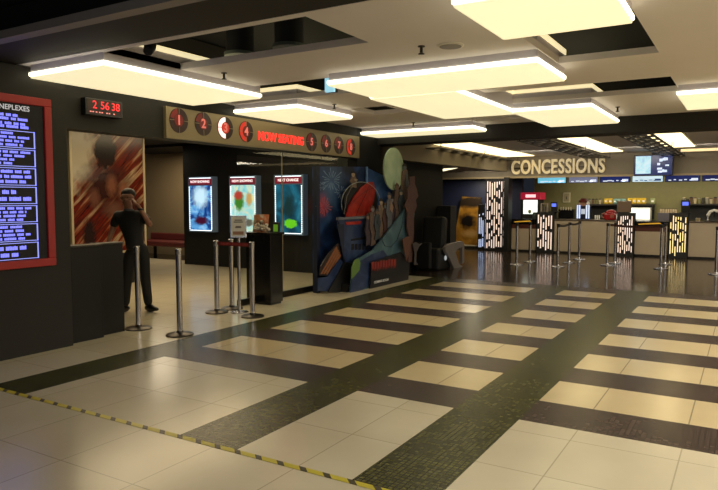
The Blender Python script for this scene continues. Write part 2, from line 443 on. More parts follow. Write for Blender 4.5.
# ceiling fittings
sp = thing('ceiling_sprinkler', '', 'sprinkler', (0, 0, ZC), 'fire sprinklers under the white ceiling')
MB().lathe((0, 0, ZC), [(.03, 0), (.03, -.008), (.012, -.012), (.012, -.05)], 12).build('pipe', DSTEEL, sp)
MB().lathe((0, 0, ZC), [(.008, -.05), (.026, -.062), (.026, -.067), (.004, -.069)], 12).build('deflector', DSTEEL, sp)
spots = [((-4.55, 4.94), 'sprinkler head on the ceiling right beside the nearest left light box'), ((-4.78, 7.3), 'sprinkler head behind the small light box above the hall sign'),
         ((-2.37, 4.93), 'sprinkler head on the open ceiling beside the round speaker'), ((-4.8, 9.7), 'sprinkler head just before the long narrow light box'), ((-1.6, 9.5), 'sprinkler head right of the light box near the dark beam')]
for i, ((x, y), l) in enumerate(spots):
    if i == 0: sp.location = (x, y, ZC); sp['label'] = l
    else: dup(sp, (x, y, ZC), l)
t = thing('ceiling_speaker', 'round pale ceiling speaker flush with the beige ceiling', 'speaker', (-2.15, 5.02, ZC))
MB().lathe((-2.15, 5.02, ZC), [(.11, 0), (.11, -.008), (.095, -.014)], 28).build('ring', WHITE, t)
MB().lathe((-2.15, 5.02, ZC), [(.094, -.010), (.09, -.016)], 28).build('grille', STRIP, t)
t = thing('cctv', 'small black spotlight at the ceiling edge above the nearest left light box', 'cctv', (-4.5, 3.78, 2.84))  # small black camera body; gives no light
c = P(150, 47, Z=2.79)
MB().tube([c + Vector((-.03, .04, .06)), c, c + Vector((.03, -.05, -.05))], [.05, .05, .04], 14).build('camera_head', BLACK, t, smooth=True)
MB().tube([c + Vector((-.02, .02, .16)), c + Vector((-.01, .01, .03))], .012, 8).build('bracket', BLACK, t)
c = P(330, 83, Z=2.79)
t = thing('ceiling_sign', 'small pale blue lit box at the corner of the wide middle light box', 'sign', c)
MB().box(c.x - .06, c.x + .06, c.y - .02, c.y + .02, c.z - .1, c.z + .09).build('lit_face', mat('pale_blue_light', (150, 205, 225), .4, emit=.9, vary=.05), t, bevel=.006)
MB().box(c.x - .065, c.x + .065, c.y + .02, c.y + .06, c.z - .1, c.z + .24).build('casing', BLACK, t)
for px, l in (((240, 56), 'round silver duct end in the near ceiling opening, the nearer and brighter one'), ((289, 48), 'round dim duct end in the near ceiling opening, the one farther right')):
    c = P(*px, Z=3.05)
    t = thing('duct', l, 'duct', c, 'duct ends above the near ceiling opening')
    MB().lathe(c, [(.13, 0), (.15, .02), (.15, .44)], 24).build('pipe', mat('duct_black', (16, 17, 17), .6, vary=.1), t, smooth=True)
    MB().lathe(c, [(.17, -.004), (.17, .03)], 24).build('flange', mat('duct_metal', (96, 104, 98), .5, vary=.1), t)

# ------------------------------------------------------------------ session board on the left wall
BX = -5.87
t = thing('session_board', 'tall screen with a red frame and rows of blue text on the left wall', 'screen', (BX, 3.3, .85))
ya, yb = 2.6, 3.85; za, zb = .925, 2.39
MB().box(-6.0, BX - .02, ya - .06, yb + .06, za - .06, zb + .06).build('casing', BLACK, t)
f = MB()
for a in ((ya - .075, yb + .075, za - .075, za), (ya - .075, yb + .075, zb, zb + .075), (ya - .075, ya, za, zb), (yb, yb + .075, za, zb)):
    f.box(-5.99, BX + .015, *a)
f.build('frame', REDF, t, bevel=.006)
MB().box(BX - .02, BX - .005, ya, yb, za, zb).build('screen', mat('screen_dark', (8, 8, 16), .4, emit=.1, spec=.3), t)
BLUET = mat('blue_screen_text', (122, 126, 255), .4, emit=1.3, vary=.1, scale=30)
BLUEB = mat('blue_screen_border', (150, 160, 250), .4, emit=.9, vary=.05)
txt = text_mesh('mmCINEPLEXES', .066, .001, offset=.001, align='RIGHT')
MB().mesh(txt, MX((BX, P(29.5, 108, X=BX).y, P(20, 108.5, X=BX).z))).build('heading', mat('heading_white', (200, 200, 205), .4, emit=.55), t)
tl = MB(); bd = MB()
rowz = lambda py: P(38, py, X=BX).z
def textline(z, h, y0, y1):
    y = y0
    while y < y1 - .02:
        w = random.choice((.05, .07, .09, .12))
        w = min(w, y1 - y); k = y
        while k < y + w - .012:      # a word of narrow upright strokes
            tl.box(BX, BX + .003, k, k + .013, z - h / 2, z + h / 2 * random.uniform(.7, 1)); k += .0165
        y += w + .014
for a, r in ((118, .1), (121.5, .0), (126, .03), (129, .0)):
    textline(rowz(a), .026, ya + .12, yb - .16 - r)
edges = [132, 150, 168, 186.5, 204.5, 222.5, 241, 258.5]
for k, (a, b_) in enumerate(zip(edges, edges[1:])):
    z1, z0 = rowz(a + .7), rowz(b_ - .7); yy0, yy1 = ya + .08, yb - .10
    for q in ((yy0, yy1, z1 - .006, z1), (yy0, yy1, z0, z0 + .006), (yy0, yy0 + .008, z0, z1), (yy1 - .012, yy1, z0, z1)): bd.box(BX, BX + .003, *q)
    n = (4, 4, 3, 2, 4, 4, 2)[k]
    for j in range(n):
        z = z1 - (z1 - z0) * (j + .75) / (n + .5)
        textline(z, (z1 - z0) / (n + 1) * .72, yy0 + .1, yy1 - random.choice((.05, .1, .2, .12)))
tl.build('text_rows', BLUET, t); bd.build('row_borders', BLUEB, t)

# ------------------------------------------------------------------ digital clock
t = thing('digital_clock', 'black digital clock with red numerals high on the brown wall', 'clock', (-6, 4.65, 2.46))
MB().box(-6.0, -5.92, 4.35, 4.815, 2.375, 2.555).build('casing', BLACKG, t, bevel=.008)
MB().box(-5.92, -5.917, 4.37, 4.795, 2.39, 2.54).build('face', mat('clock_face', (52, 30, 22), .15), t)
REDL = mat('red_numerals', (240, 50, 56), .4, emit=.9, vary=.02)
for s, y in (('2', 4.46), ('56', 4.585), ('38', 4.72)): MB().mesh(text_mesh(s, .115, .001, offset=.001), MX((-5.915, y, 2.485))).build('numerals', REDL, t)
for y in (4.40, 4.43, 4.47, 4.51, 4.54, 4.60, 4.63, 4.69): MB().box(-5.917, -5.914, y, y + .018, 2.408, 2.42).build('indicator_light', mat('pink_led', (255, 150, 140), .4, emit=.7), t)

# ------------------------------------------------------------------ hall sign band
GOLDB = mat('champagne_metal', (150, 136, 106), .4, metal=.5, vary=.05, scale=5)
t = thing('hall_sign', 'long champagne sign band with round red hall numbers above the entrance', 'sign', (-6, 7.7, 2.22))
MB().box(-6.0, -5.95, 5.46, 9.89, 2.225, 2.60).build('panel', GOLDB, t, bevel=.004)
SX = -5.945
RING = mat('badge_dark', (48, 18, 16), .35, vary=.2, emit=.05)
SEG = {'dim': mat('badge_dim_red', (110, 26, 22), .4, emit=.35), 'red': mat('badge_red', (196, 42, 30), .4, emit=.6), 'hot': mat('badge_hot', (255, 205, 200), .4, emit=1.5)}
PINK = mat('badge_number', (226, 120, 108), .4, emit=.6)
cent = [(179, 120.5, .12, '1', 'dim'), (203.5, 124, .118, '2', 'dim'), (225.5, 128, .118, '3', 'hot'), (246.3, 131.7, .115, '4', 'red'), (311.7, 142, .118, '5', 'dim'), (326.3, 143.6, .118, '6', 'dim'), (339, 145.3, .118, '7', 'dim'), (351, 147, .118, '8', 'red')]
def pie(mb, c, r0, r1, a0, a1, x, th=.003, n=14):
    out = [(x, c.y + r1 * math.cos(a0 + (a1 - a0) * k / n), c.z + r1 * math.sin(a0 + (a1 - a0) * k / n)) for k in range(n + 1)]
    inn = [(x, c.y + r0 * math.cos(a0 + (a1 - a0) * k / n), c.z + r0 * math.sin(a0 + (a1 - a0) * k / n)) for k in range(n, -1, -1)]
    mb.prism(out + inn, (th, 0, 0))
for px, py, r, ch, lit in cent:
    c = P(px, py, X=SX); c.z += .0
    bd = MB().lathe((SX - .008, c.y, c.z), [(r + .028, 0), (r + .028, .008)], 36, axis='X').build('hall_badge', RING, t)
    s1 = MB()
    q = {'hot': [(PI * .5, PI), (PI, PI * 1.5)], 'red': [(PI * .5, PI * 1.5)], 'dim': [(PI * .55, PI * .95)]}[lit]
    for a0, a1 in q: pie(s1, c, r * .66, r + .02, a0 + .04, a1 - .04, SX)
    s1.build('lit_segment', SEG[lit], bd)
    s2 = MB().lathe((SX, c.y, c.z), [(r * .6, 0), (r * .6, .002)], 28, axis='X')
    s2.build('number_disc', SEG['dim'] if lit != 'hot' else SEG['red'], bd)
    MB().mesh(text_mesh(ch, r * 1.35, .001, offset=.004), MX((SX + .0035, c.y, c.z))).build('number', PINK, bd)
    ck = MB()
    for a in range(4):
        u = Vector((0, math.cos(a * PI / 2), math.sin(a * PI / 2)))
        ck.obox(c + u * (r * .95) + Vector((.004, 0, 0)), u, (1, 0, 0), u.cross(Vector((1, 0, 0))), r * .3, .002, .004)
    ck.build('cross_marks', GOLDB, bd)
REDT = mat('red_sign_letters', (255, 48, 40), .4, emit=1.5, vary=.02)
a, b_ = P(258.5, 133.5, X=SX), P(303.5, 139.5, X=SX)
me = text_mesh('NOW SEATING', .17, .004, offset=.004)
w = max(v.co.x for v in me.vertices) - min(v.co.x for v in me.vertices)
MB().mesh(me, MX((SX, (a.y + b_.y) / 2, 2.385), sx=(b_.y - a.y) / w)).build('lettering', REDT, t)

# ------------------------------------------------------------------ inside the entrance hall
# poster on the inner wall
cols_p = [(.3, (36, 16, 14)), (.4, (98, 28, 18)), (.47, (54, 22, 17)), (.54, (118, 52, 28)), (.62, (150, 132, 104)), (.7, (84, 34, 22))]
pm = art_mat('streak_poster', cols_p, scale=1.5, mode='streak', rot=(math.radians(-44), 0, 0), dist=.15, rough=.2,
             blobs=[(0, -.72, .70, 9, .42, .62, (156, 150, 134), .25), (0, -.06, .70, 9, .22, .30, (24, 17, 16), .12), (0, -.05, .1, 9, .44, .36, (46, 24, 20), .5), (0, .05, .12, 9, .1, .16, (104, 66, 50), .5), (0, .3, .02, 9, .1, .15, (112, 72, 54), .5), (0, -.3, -.1, 9, .09, .14, (92, 58, 46), .5), (0, .1, -.3, 9, .2, .12, (88, 60, 50), .6), (0, -.42, -.72, 9, .12, .26, (40, 26, 24), .3), (0, .5, -.5, 9, .25, .4, (50, 26, 22), .4)])
PC = Vector((-9.45, 7.37, 1.62))
t = thing('poster', 'large red and cream streaked film poster behind the person in black', 'poster', PC)
MB().box(-9.47, -9.45, 6.66, 8.1, .6, 2.64).build('print', pm, t)
f = MB()
for q in ((6.62, 6.66, .56, 2.68), (8.1, 8.14, .56, 2.68), (6.66, 8.1, .56, .6), (6.66, 8.1, 2.64, 2.68)): f.box(-9.5, -9.44, *q)
f.build('frame', mat('poster_frame', (168, 158, 130), .4), t)

# bench in the recess
BR = mat('bench_maroon', (92, 30, 26), .6)
t = thing('bench', 'low dark red bench before the beige wall behind the person', 'bench', (-12.4, 11.6, 0))
MB().box(-13.6, -11.4, 11.3, 11.9, .32, .45).build('seat', BR, t, bevel=.03)
MB().box(-13.6, -11.4, 11.85, 12.0, .45, .62).build('backrest', BR, t, bevel=.02)
for x in (-13.5, -11.55):
    for y in (11.36, 11.86): MB().box(x, x + .06, y, y + .06, 0, .32).build('leg', BLACK, t)

# lit film poster boxes
CASE = mat('blue_grey_casing', (104, 122, 142), .5, vary=.05, emit=.1)
MAROON = mat('maroon_header', (120, 24, 44), .4, emit=.7)
LED = mat('white_led_dots', (235, 248, 255), .4, emit=2.2, vary=.02)
HTXT = mat('header_text', (255, 225, 225), .4, emit=1.3)
arts = [art_mat('blue_ghost_art', [(0, (8, 20, 60)), (.42, (20, 60, 130)), (.58, (90, 160, 220)), (1, (220, 245, 255))], emit=1.0, scale=2.6, seed=3, blobs=[(0, 0, .18, .2, 9, .22, (190, 226, 246), .4), (.02, 0, -.36, .2, 9, .09, (60, 14, 40), .3)]),
        art_mat('pale_bright_art', [(0, (70, 130, 160)), (.4, (140, 205, 220)), (.55, (196, 220, 200)), (.75, (226, 214, 150)), (1, (240, 240, 230))], emit=.95, scale=4, seed=8, blobs=[(-.1, 0, .08, .13, 9, .2, (60, 120, 40), .25), (-.12, 0, .2, .12, 9, .09, (170, 60, 50), .3), (.18, 0, .12, .08, 9, .14, (190, 150, 90), .3), (.15, 0, -.38, .14, 9, .08, (90, 90, 80), .25)]),
        art_mat('deep_teal_art', [(0, (4, 22, 34)), (.4, (12, 56, 78)), (.6, (24, 92, 120)), (1, (90, 170, 200))], emit=.9, scale=2.2, seed=14, blobs=[(0, 0, -.05, .14, 9, .3, (14, 44, 50), .5), (.05, 0, -.38, .16, 9, .09, (96, 190, 30), .12)])]
names = ['tall lit film poster box showing blue art, leftmost on the back wall', 'tall lit film poster box with pale bright art, behind the steel stanchions', 'tall lit film poster box with dark teal art, behind the glass partition']
pos = [(P(a, 200, Y=10.59).x, P(b, 200, Y=10.59).x, h) for a, b, h in ((189.2, 211.8, 'NOW SHOWING'), (230.3, 255.4, 'NOW SHOWING'), (275, 302.2, 'NEXT CHANGE'))]
for k, (xa, xb, hd) in enumerate(pos):
    za, zb, yf = .80, 1.97, 10.59; xc = (xa + xb) / 2; zc = (za + zb) / 2
    t = thing('lightbox_sign', names[k], 'poster', (xc, 10.75, zc), 'lit film poster boxes on the back wall')
    MB().box(xa - .03, xb + .03, yf, 10.748, za - .03, zb + .03).build('casing', CASE, t, bevel=.006)
    MB().box(xa + .03, xb - .03, yf - .006, yf, za + .02, zb - .17).build('print', arts[k], t)
    MB().box(xa + .01, xb - .01, yf - .008, yf, zb - .15, zb - .015).build('header', MAROON, t)
    me = text_mesh(hd, .075, .001, offset=.002)
    MB().mesh(me, MY((xc, yf - .0095, zb - .083))).build('header_lettering', HTXT, t)
    d = MB(); z = za + .03
    while z < zb - .18:
        for x in (xa + .005, xb - .02): d.box(x, x + .016, yf - .007, yf, z, z + .028)
        z += .042
    d.box(xa + .02, xb - .02, yf - .007, yf, za, za + .012); d.box(xa + .02, xb - .02, yf - .007, yf, zb - .01, zb + .004)
    d.build('light_border', LED, t)

# recessed downlights inside the entrance
DL = mat('downlight_glow', (255, 240, 205), .4, emit=30, vary=0)
dl = thing('downlight', 'recessed downlight in the dark ceiling inside the entrance', 'light', (0, 0, 2.78), 'downlights inside the entrance')
MB().lathe((0, 0, 2.78), [(.075, 0), (.075, -.01), (.06, -.012)], 20).build('ring', WHITE, dl)
MB().lathe((0, 0, 2.768), [(.05, 0), (.048, -.004)], 20).build('bulb', DL, dl)
for i, (x, y) in enumerate([(-7.05, 7.7), (-7.05, 9.85), (-9.4, 9.7), (-7.3, 5.6), (-8.6, 7.0), (-11.6, 11.6)]):
    if i == 0: dl.location = (x, y, 2.78)
    else: dup(dl, (x, y, 2.78), dl['label'])

# ------------------------------------------------------------------ stanchions
def stanchion(loc, label, group, belt=None):
    t = thing('stanchion', label, 'stanchion', loc, group); x, y, _ = loc
    MB().lathe((x, y, 0), [(.15, 0), (.15, .012), (.13, .022), (.04, .034), (.034, .05)], 32).build('base', DSTEEL if belt is None else CHROME, t, smooth=True)
    MB().lathe((x, y, .045), [(.032, 0), (.032, .845)], 20).build('post', CHROME, t, smooth=True)
    MB().lathe((x, y, .89), [(.036, 0), (.037, .005), (.037, .062), (.030, .07)], 20).build('belt_head', CHROME if belt is None else BLACK, t, smooth=True)
    return t
G1 = 'steel queue stanchions before the entrance'
s0 = stanchion((-6.03, 5.052, 0), 'free steel stanchion beside the end of the low black barrier', G1)
dup(s0, (-5.359, 5.053, 0), 'free steel stanchion with no belt, standing nearest to the camera')
dup(s0, (-6.014, 6.329, 0), 'steel stanchion at the left end of the dark red belt')
dup(s0, (-6.05, 6.66, 0), 'steel stanchion behind the red belt, between its end and the sign stand')
dup(s0, (-5.412, 6.34, 0), 'steel stanchion at the right end of the dark red belt, before the black pedestal')
RB = mat('dark_red_belt', (104, 16, 22), .6, vary=.1)
b1 = MB().box(-5.98, -5.445, 6.331, 6.337, .895, .945).build('belt', RB, origin=(-5.71, 6.334, .9))
tag(b1, 'dark red retractable belt strung between two steel stanchions', 'belt')
n = MB()
y = -5.93
for k in range(17):
    n.box(y, y + random.choice((.012, .02)), 6.329, 6.3312, .905, .935); y += .028
n.build('belt_print', mat('belt_print', (160, 60, 60), .6), b1)
# sign stand
t = thing('sign_stand', 'steel stand holding a small framed paper notice beside the red belt', 'sign', (-5.757, 6.484, 0))
MB().lathe((-5.757, 6.484, 0), [(.12, 0), (.12, .012), (.03, .03)], 28).build('base', CHROME, t, smooth=True)
MB().lathe((-5.757, 6.484, .02), [(.022, 0), (.022, 1.0)], 16).build('post', CHROME, t, smooth=True)
nd = Vector((.55, -.84, .12)).normalized(); ns = Vector((.84, .55, 0)); nu = ns.cross(nd) * -1
if nu.z < 0: nu = -nu
nc = Vector((-5.757, 6.484, 1.14))
MB().obox(nc, ns, nd, nu, .105, .012, .145).build('frame', CHROME, t, bevel=.004)
MB().obox(nc + nd * .0125, ns, nd, nu, .09, .002, .13).build('paper', mat('notice_paper', (206, 204, 196), .6), t)
n = MB()
for k, (w, z) in enumerate(((.05, .085), (.06, .06), (.035, .0), (.04, -.012))): n.obox(nc + nd * .0148 + nu * z, ns, nd, nu, w, .0006, .007)
n.build('printed_lines', mat('print_grey', (96, 92, 90), .6), t)
MB().obox(nc + nd * .0148 - nu * .085, ns, nd, nu, .07, .0006, .022).build('printed_picture', mat('print_brown', (140, 104, 84), .6), t)

# black pedestal
pd = thing('pedestal', 'tall gloss black pedestal beside the glass partition', 'pedestal', (-6.0, 7.28, 0))
MB().box(-6.2, -5.755, 7.14, 7.42, .03, 1.0).build('body', BLACKG, pd, bevel=.006)
MB().box(-6.22, -5.735, 7.12, 7.44, 1.0, 1.03).build('top', BLACKG, pd, bevel=.004)
MB().box(-6.18, -5.775, 7.16, 7.40, 0, .03).build('plinth', BLACK, pd)
# things on the pedestal
t = thing('display_card', 'small orange and cream card propped on the black pedestal', 'card', (-6.08, 7.3, 1.03))
MB().obox((-6.10, 7.355, 1.155), (.9, .44, 0), (.44, -.9, .2), (0, .15, 1), .11, .006, .125).build('card', art_mat('card_art', [(0, (150, 70, 40)), (.45, (196, 110, 60)), (.6, (200, 180, 150)), (1, (225, 215, 200))], scale=9, seed=4, emit=0), t)
MB().obox((-6.14, 7.40, 1.06), (.9, .44, 0), (.44, -.9, -.3), (0, .4, 1), .02, .004, .028).build('prop', WHITE, t)
GF = mat('crumpled_silver', (200, 190, 174), .35, vary=.35, scale=60)
t = thing('flower_arrangement', 'grey and silver dried flower arrangement heaped on the black pedestal', 'flowers', (-5.93, 7.27, 1.03))
fb = MB()
for k in range(46):
    a = random.uniform(0, 2 * PI); r = random.uniform(0, .15); z = 1.065 + random.uniform(0, .14) * (1 - r / .2)
    fb.ball((-5.98 + r * math.cos(a) * .9, 7.22 + r * math.sin(a) * .4, z), random.uniform(.018, .032), (1, 1, .8), 8)
fb.build('blooms', GF, t)
fb = MB()
for k in range(22):
    a = random.uniform(0, 2 * PI); r = random.uniform(.02, .13)
    fb.tube([(-5.98, 7.22, 1.034), (-5.98 + r * .7 * math.cos(a), 7.22 + r * math.sin(a) * .4, 1.12), (-5.98 + r * math.cos(a), 7.22 + r * math.sin(a) * .5, 1.16 + random.uniform(0, .05))], .004, 5)
fb.build('stems', mat('dry_stem', (84, 80, 64), .6), t)
t = thing('display_box', 'small glowing green notice box on the black pedestal', 'sign', (-5.8, 7.32, 1.03))
MB().box(-5.845, -5.755, 7.32, 7.37, 1.03, 1.17).build('casing', BLACK, t, bevel=.004)
MB().box(-5.838, -5.762, 7.316, 7.32, 1.04, 1.14).build('lit_face', mat('green_glow', (100, 150, 40), .4, emit=.45, vary=.5, scale=60), t)

# ------------------------------------------------------------------ cardboard film display
st = thing('cardboard_display', 'large blue cardboard film display with ship, red sail and pale moon', 'display', (-5.6, 9.6, 0))
NAVY = art_mat('night_print', [(0, (6, 10, 26)), (.4, (12, 22, 52)), (.6, (28, 56, 104)), (1, (70, 112, 164))], scale=2.4, seed=5, dist=1, rough=.4,
               blobs=[(0, -.87, 1.42, 9, .12, .14, (176, 62, 80), .7), (0, -.6, 1.72, 9, .26, .24, (84, 116, 160), .9)])
WING = art_mat('lit_wing_print', [(0, (22, 36, 80)), (.5, (56, 90, 146)), (1, (108, 150, 196))], scale=2, seed=12, dist=.6, rough=.4)  # lighter blue than the backdrop, painting in the light on the wing
A = Vector((-5.95, 8.5, 0)); C = Vector((-5.93, 10.06, 0)); D = Vector((-5.72, 10.70, 0))
def board(a, c, z1a, z1b, th=.04, z0=0):
    n = (c - a).cross(Vector((0, 0, 1))).normalized() * th
    return [a + Vector((0, 0, z0)), c + Vector((0, 0, z0)), c + Vector((0, 0, z1b)), a + Vector((0, 0, z1a))], n
mb = MB(); p_, n_ = board(A, C, 2.02, 2.08); mb.prism(p_, -n_)
mb.build('backdrop', NAVY, st)
mb = MB(); p_, n_ = board(C, D, 2.08, 1.86); mb.prism(p_, -n_)
mb.build('side_wing', WING, st)
MB().tube([C + Vector((.03, -.0, .02)), C + Vector((.03, 0, 2.08))], .022, 8).build('crease_highlight', mat('crease_highlight_blue', (86, 126, 176), .4), st)  # paler blue tube paints the lit highlight along the crease
MB().box(-5.95, -5.88, 8.47, 8.55, 0, 2.02).build('left_edge', mat('navy_edge', (18, 28, 54), .45), st)
def cut(name, px, X, m, th=.02, par=None):
    return MB().prism([P(x, y, X=X) for x, y in px], (th, 0, 0)).build(name, m, par or st)
def circ(cx, cy, rx, ry, n=28, a0=0, a1=2 * PI): return [(cx + rx * math.cos(a0 + (a1 - a0) * k / n), cy + ry * math.sin(a0 + (a1 - a0) * k / n)) for k in range(n if a1 - a0 > 6.2 else n + 1)]
REDS = art_mat('red_sail_print', [(0, (84, 14, 10)), (.5, (158, 30, 20)), (1, (206, 76, 46))], scale=3, seed=2)
BLK = mat('card_black', (12, 12, 16), .6)
HULL = art_mat('hull_print', [(0, (20, 28, 54)), (.5, (38, 54, 90)), (1, (74, 94, 128))], scale=3, seed=9)
TEAL = art_mat('teal_print', [(0, (34, 52, 70)), (.5, (68, 98, 110)), (1, (112, 142, 146))], scale=2.4, seed=11)
PALE = mat('firework_pale', (128, 156, 190), .5, vary=.3); PNK = mat('firework_pink', (196, 92, 104), .5, vary=.3)
r = random.Random(4)
def burst(cx, cy, rad, m, n):
    mb = MB()
    for k in range(n):
        a = 2 * PI * k / n + r.uniform(-.1, .1); q = rad * r.uniform(.6, 1.1)
        mb.tube([P(cx + q * .3 * math.cos(a), cy + q * .35 * math.sin(a), X=-5.90), P(cx + q * .7 * math.cos(a), cy + q * .8 * math.sin(a), X=-5.90), P(cx + q * math.cos(a), cy + q * 1.2 * math.sin(a), X=-5.90)], [.003, .005, .007], 5)
    mb.build('firework', m, st)
burst(332, 180, 11, PALE, 18); burst(341, 192, 7, PALE, 12); burst(324.5, 207, 8, PNK, 16); burst(322, 186, 5, PALE, 10)
cut('dark_sail', circ(360, 201, 17, 19, 24), -5.80, BLK)
cut('red_sail', [(345, 217), (348, 206), (353, 197), (360, 187.5), (368, 182), (372.5, 182), (374.5, 190), (373, 201), (370, 210), (368, 217)], -5.77, REDS)
MB().tube([P(x, y, X=-5.735) for x, y in ((350, 206), (357, 198), (366, 191), (373, 188))], .004, 5).tube([P(x, y, X=-5.735) for x, y in ((356, 216), (360, 206), (365, 196), (369, 186))], .004, 5).build('sail_seams', mat('sail_seam', (70, 14, 12), .5), st)
arc = [P(x, y, X=-5.72) for x, y in circ(361, 204, 19.5, 22, 26, math.radians(165), math.radians(345))]
MB().tube(arc, .006, 6).build('sail_hoop', mat('pale_hoop', (150, 154, 150), .4), st)
h = cut('ship_tower', [(337, 219), (369, 216), (371, 262), (353, 264), (344, 262), (340, 240)], -5.70, HULL, .03)
w_ = MB()
for x0 in (351.5, 355, 358.5, 362, 365.5):
    w_.prism([P(x0, 244, X=-5.668), P(x0 + 2.3, 243.6, X=-5.668), P(x0 + 2.3, 249.5, X=-5.668), P(x0, 250, X=-5.668)], (.003, 0, 0))
w_.prism([P(351, 239, X=-5.668), P(369, 236, X=-5.668), P(369, 238.5, X=-5.668), P(351, 241, X=-5.668)], (.003, 0, 0))
w_.build('dark_windows', BLK, h)
cut('tower_deck', [(336, 217.5), (370, 215.5), (370, 218), (336, 220)], -5.665, mat('deck_grey', (104, 106, 118), .5), .05)
cut('tower_stripe', [(345, 222), (361, 221), (360, 224), (346, 225)], -5.665, REDS, .01)
cut('tower_shade', [(337, 224), (344, 224), (344, 262), (340, 240)], -5.668, mat('hull_dark', (22, 30, 54), .5), .004)
rp = cut('ramp', [(337, 243), (341, 248), (338, 258), (326, 276), (319, 275), (320, 266), (328, 253)], -5.72, mat('ramp_dark', (40, 28, 26), .5))
mb = MB()
for k in range(4):
    o = k * 2.7
    mb.prism([P(320.5 + o, 273.5 + o * .1, X=-5.698), P(322 + o, 274 + o * .1, X=-5.698), P(337.5 + o * .45, 248 + o * .9, X=-5.698), P(336 + o * .45, 246.5 + o * .9, X=-5.698)], (.004, 0, 0))
mb.build('ramp_stripes', mat('ramp_orange', (136, 84, 50), .5, vary=.3, scale=30), rp)
cut('lower_hull', [(317, 291), (317, 278), (326, 277), (339, 259), (342, 262), (333, 280), (327, 291)], -5.69, HULL)
cut('black_gap', [(327, 292), (334, 280), (344, 262), (353, 264), (352, 293)], -5.66, BLK)
bow = cut('ship_bow', [(349, 294), (351, 275), (356, 259), (372, 250), (391, 226), (412, 198), (414, 205), (409, 250), (402, 268), (380, 283), (362, 290)], -5.50, TEAL, .03)
cut('bow_lower_side', [(349.5, 294.5), (353, 274), (358, 262), (372, 254), (383, 250), (392, 262), (376, 281), (362, 290)], -5.468, HULL, .004, bow)
MB().tube([P(x, y, X=-5.462) for x, y in ((383, 232), (382, 240), (385, 246), (391, 247), (397, 240), (402, 226), (404, 212))], .005, 6).build('rope_line', mat('rope_dark', (38, 46, 54), .6), bow)
cut('green_figure', [(351, 279), (351, 268), (354, 260), (358, 258.5), (360, 263), (359, 270), (354, 276)], -5.45, mat('leaf_green', (92, 124, 58), .5, vary=.5, scale=60), .012)
pl = cut('title_plate', [(369, 291), (371, 262), (400, 252), (409, 262), (407, 284)], -5.44, mat('title_black', (12, 12, 20), .5), .02)
TR = mat('title_red', (140, 44, 38), .5, vary=.4, scale=60); TP = mat('title_pale', (176, 140, 120), .5)
n = MB(); n2 = MB()
for k in range(9):
    x0 = 371.5 + k * 2.75; y0 = 262.5 - k * .45 + (k % 3) * .5
    n2.prism([P(x0 - .5, y0 - .6, X=-5.417), P(x0 + 2.7, y0 - 1.5, X=-5.417), P(x0 + 2.6, y0 + 7.6, X=-5.417), P(x0 - .4, y0 + 8.8, X=-5.417)], (.002, 0, 0))
    n.prism([P(x0, y0, X=-5.413), P(x0 + 2.1, y0 - .8, X=-5.413), P(x0 + 2.0, y0 + 6.6, X=-5.413), P(x0 + 1.2, y0 + 5.2, X=-5.413), P(x0 + .1, y0 + 8.2, X=-5.413)], (.005, 0, 0))
n2.build('title_backing', mat('title_maroon', (70, 24, 24), .5, vary=.4, scale=60), pl)
n.build('title_lettering', TR, pl)
me = text_mesh('COMING SOON', .05, .001, offset=.002)
a = P(381.5, 281, X=-5.412)
MB().mesh(me, Matrix.Translation(a) @ MX((0, 0, 0), sx=1.45, sy=1.1)).build('small_lettering', mat('pale_letters', (206, 206, 204), .5), pl)
c = P(393, 169, X=-5.62)
MB().lathe((c.x, c.y, c.z), [(.385, 0), (.385, .025)], 44, axis='X').build('moon', art_mat('moon_print', [(0, (110, 134, 112)), (.45, (158, 182, 150)), (1, (186, 200, 172))], scale=2.5, seed=6), st)
# the crowd on the deck: small generic cut-out figures
HEADS = [(132, 108, 90), (118, 112, 118), (104, 82, 70), (150, 132, 112), (92, 100, 104)]
COATS = [(62, 52, 62), (92, 74, 66), (50, 58, 66), (112, 92, 78), (70, 46, 44), (84, 88, 96)]
def figure(cx, ty, by, w, X, k):
    hm = mat('crowd_face_%d' % (k % 5), HEADS[k % 5], .6, vary=.5, scale=40); cmn = mat('crowd_coat_%d' % (k % 6), COATS[k % 6], .6, vary=.7, scale=26)
    hr = w * .36; hy = ty + hr * 1.9
    j = lambda v: v + r.uniform(-.5, .5)
    body = [(j(cx - hr * .6), hy + hr), (j(cx - w * .55), j(hy + hr * 2.2)), (j(cx - w * .72), j((hy + by) / 2)), (j(cx - w * .4), j((hy * .6 + by * 1.4) / 2)), (j(cx - w * .5), by), (j(cx + w * .1), j(by - 1.5)), (j(cx + w * .5), by), (j(cx + w * .45), j((hy * .7 + by * 1.3) / 2)), (j(cx + w * .75), j((hy + by) / 2 - 1)), (j(cx + w * .5), j(hy + hr * 2)), (j(cx + hr * .6), hy + hr)]
    b_ = cut('paper_figure', body, X, cmn, .014)
    cut('paper_head', circ(cx, hy, hr, hr * 1.4, 12), X + .012, hm, .006, b_)
    hat = [(cx - hr * 1.3, hy - hr * .5), (cx - hr, hy - hr * 1.5), (cx - hr * .2, j(ty - 1)), (cx + hr * .8, hy - hr * 1.6), (cx + hr * 1.2, hy - hr * .4), (cx, hy - hr * .8)]
    cut('paper_hair', hat, X + .016, mat('crowd_hair_%d' % (k % 3), [(34, 28, 30), (84, 60, 44), (60, 62, 70)][k % 3], .6), .006, b_)
    arm = [(cx + w * .3, hy + hr * 2.4), (cx + w * .9, j((hy * 1.3 + by * .7) / 2)), (cx + w * .6, j((hy + by) / 2 + 1)), (cx + w * .1, (hy * 1.2 + by * .8) / 2)]
    cut('paper_arm', arm, X + .016, hm if k % 2 else cmn, .006, b_)
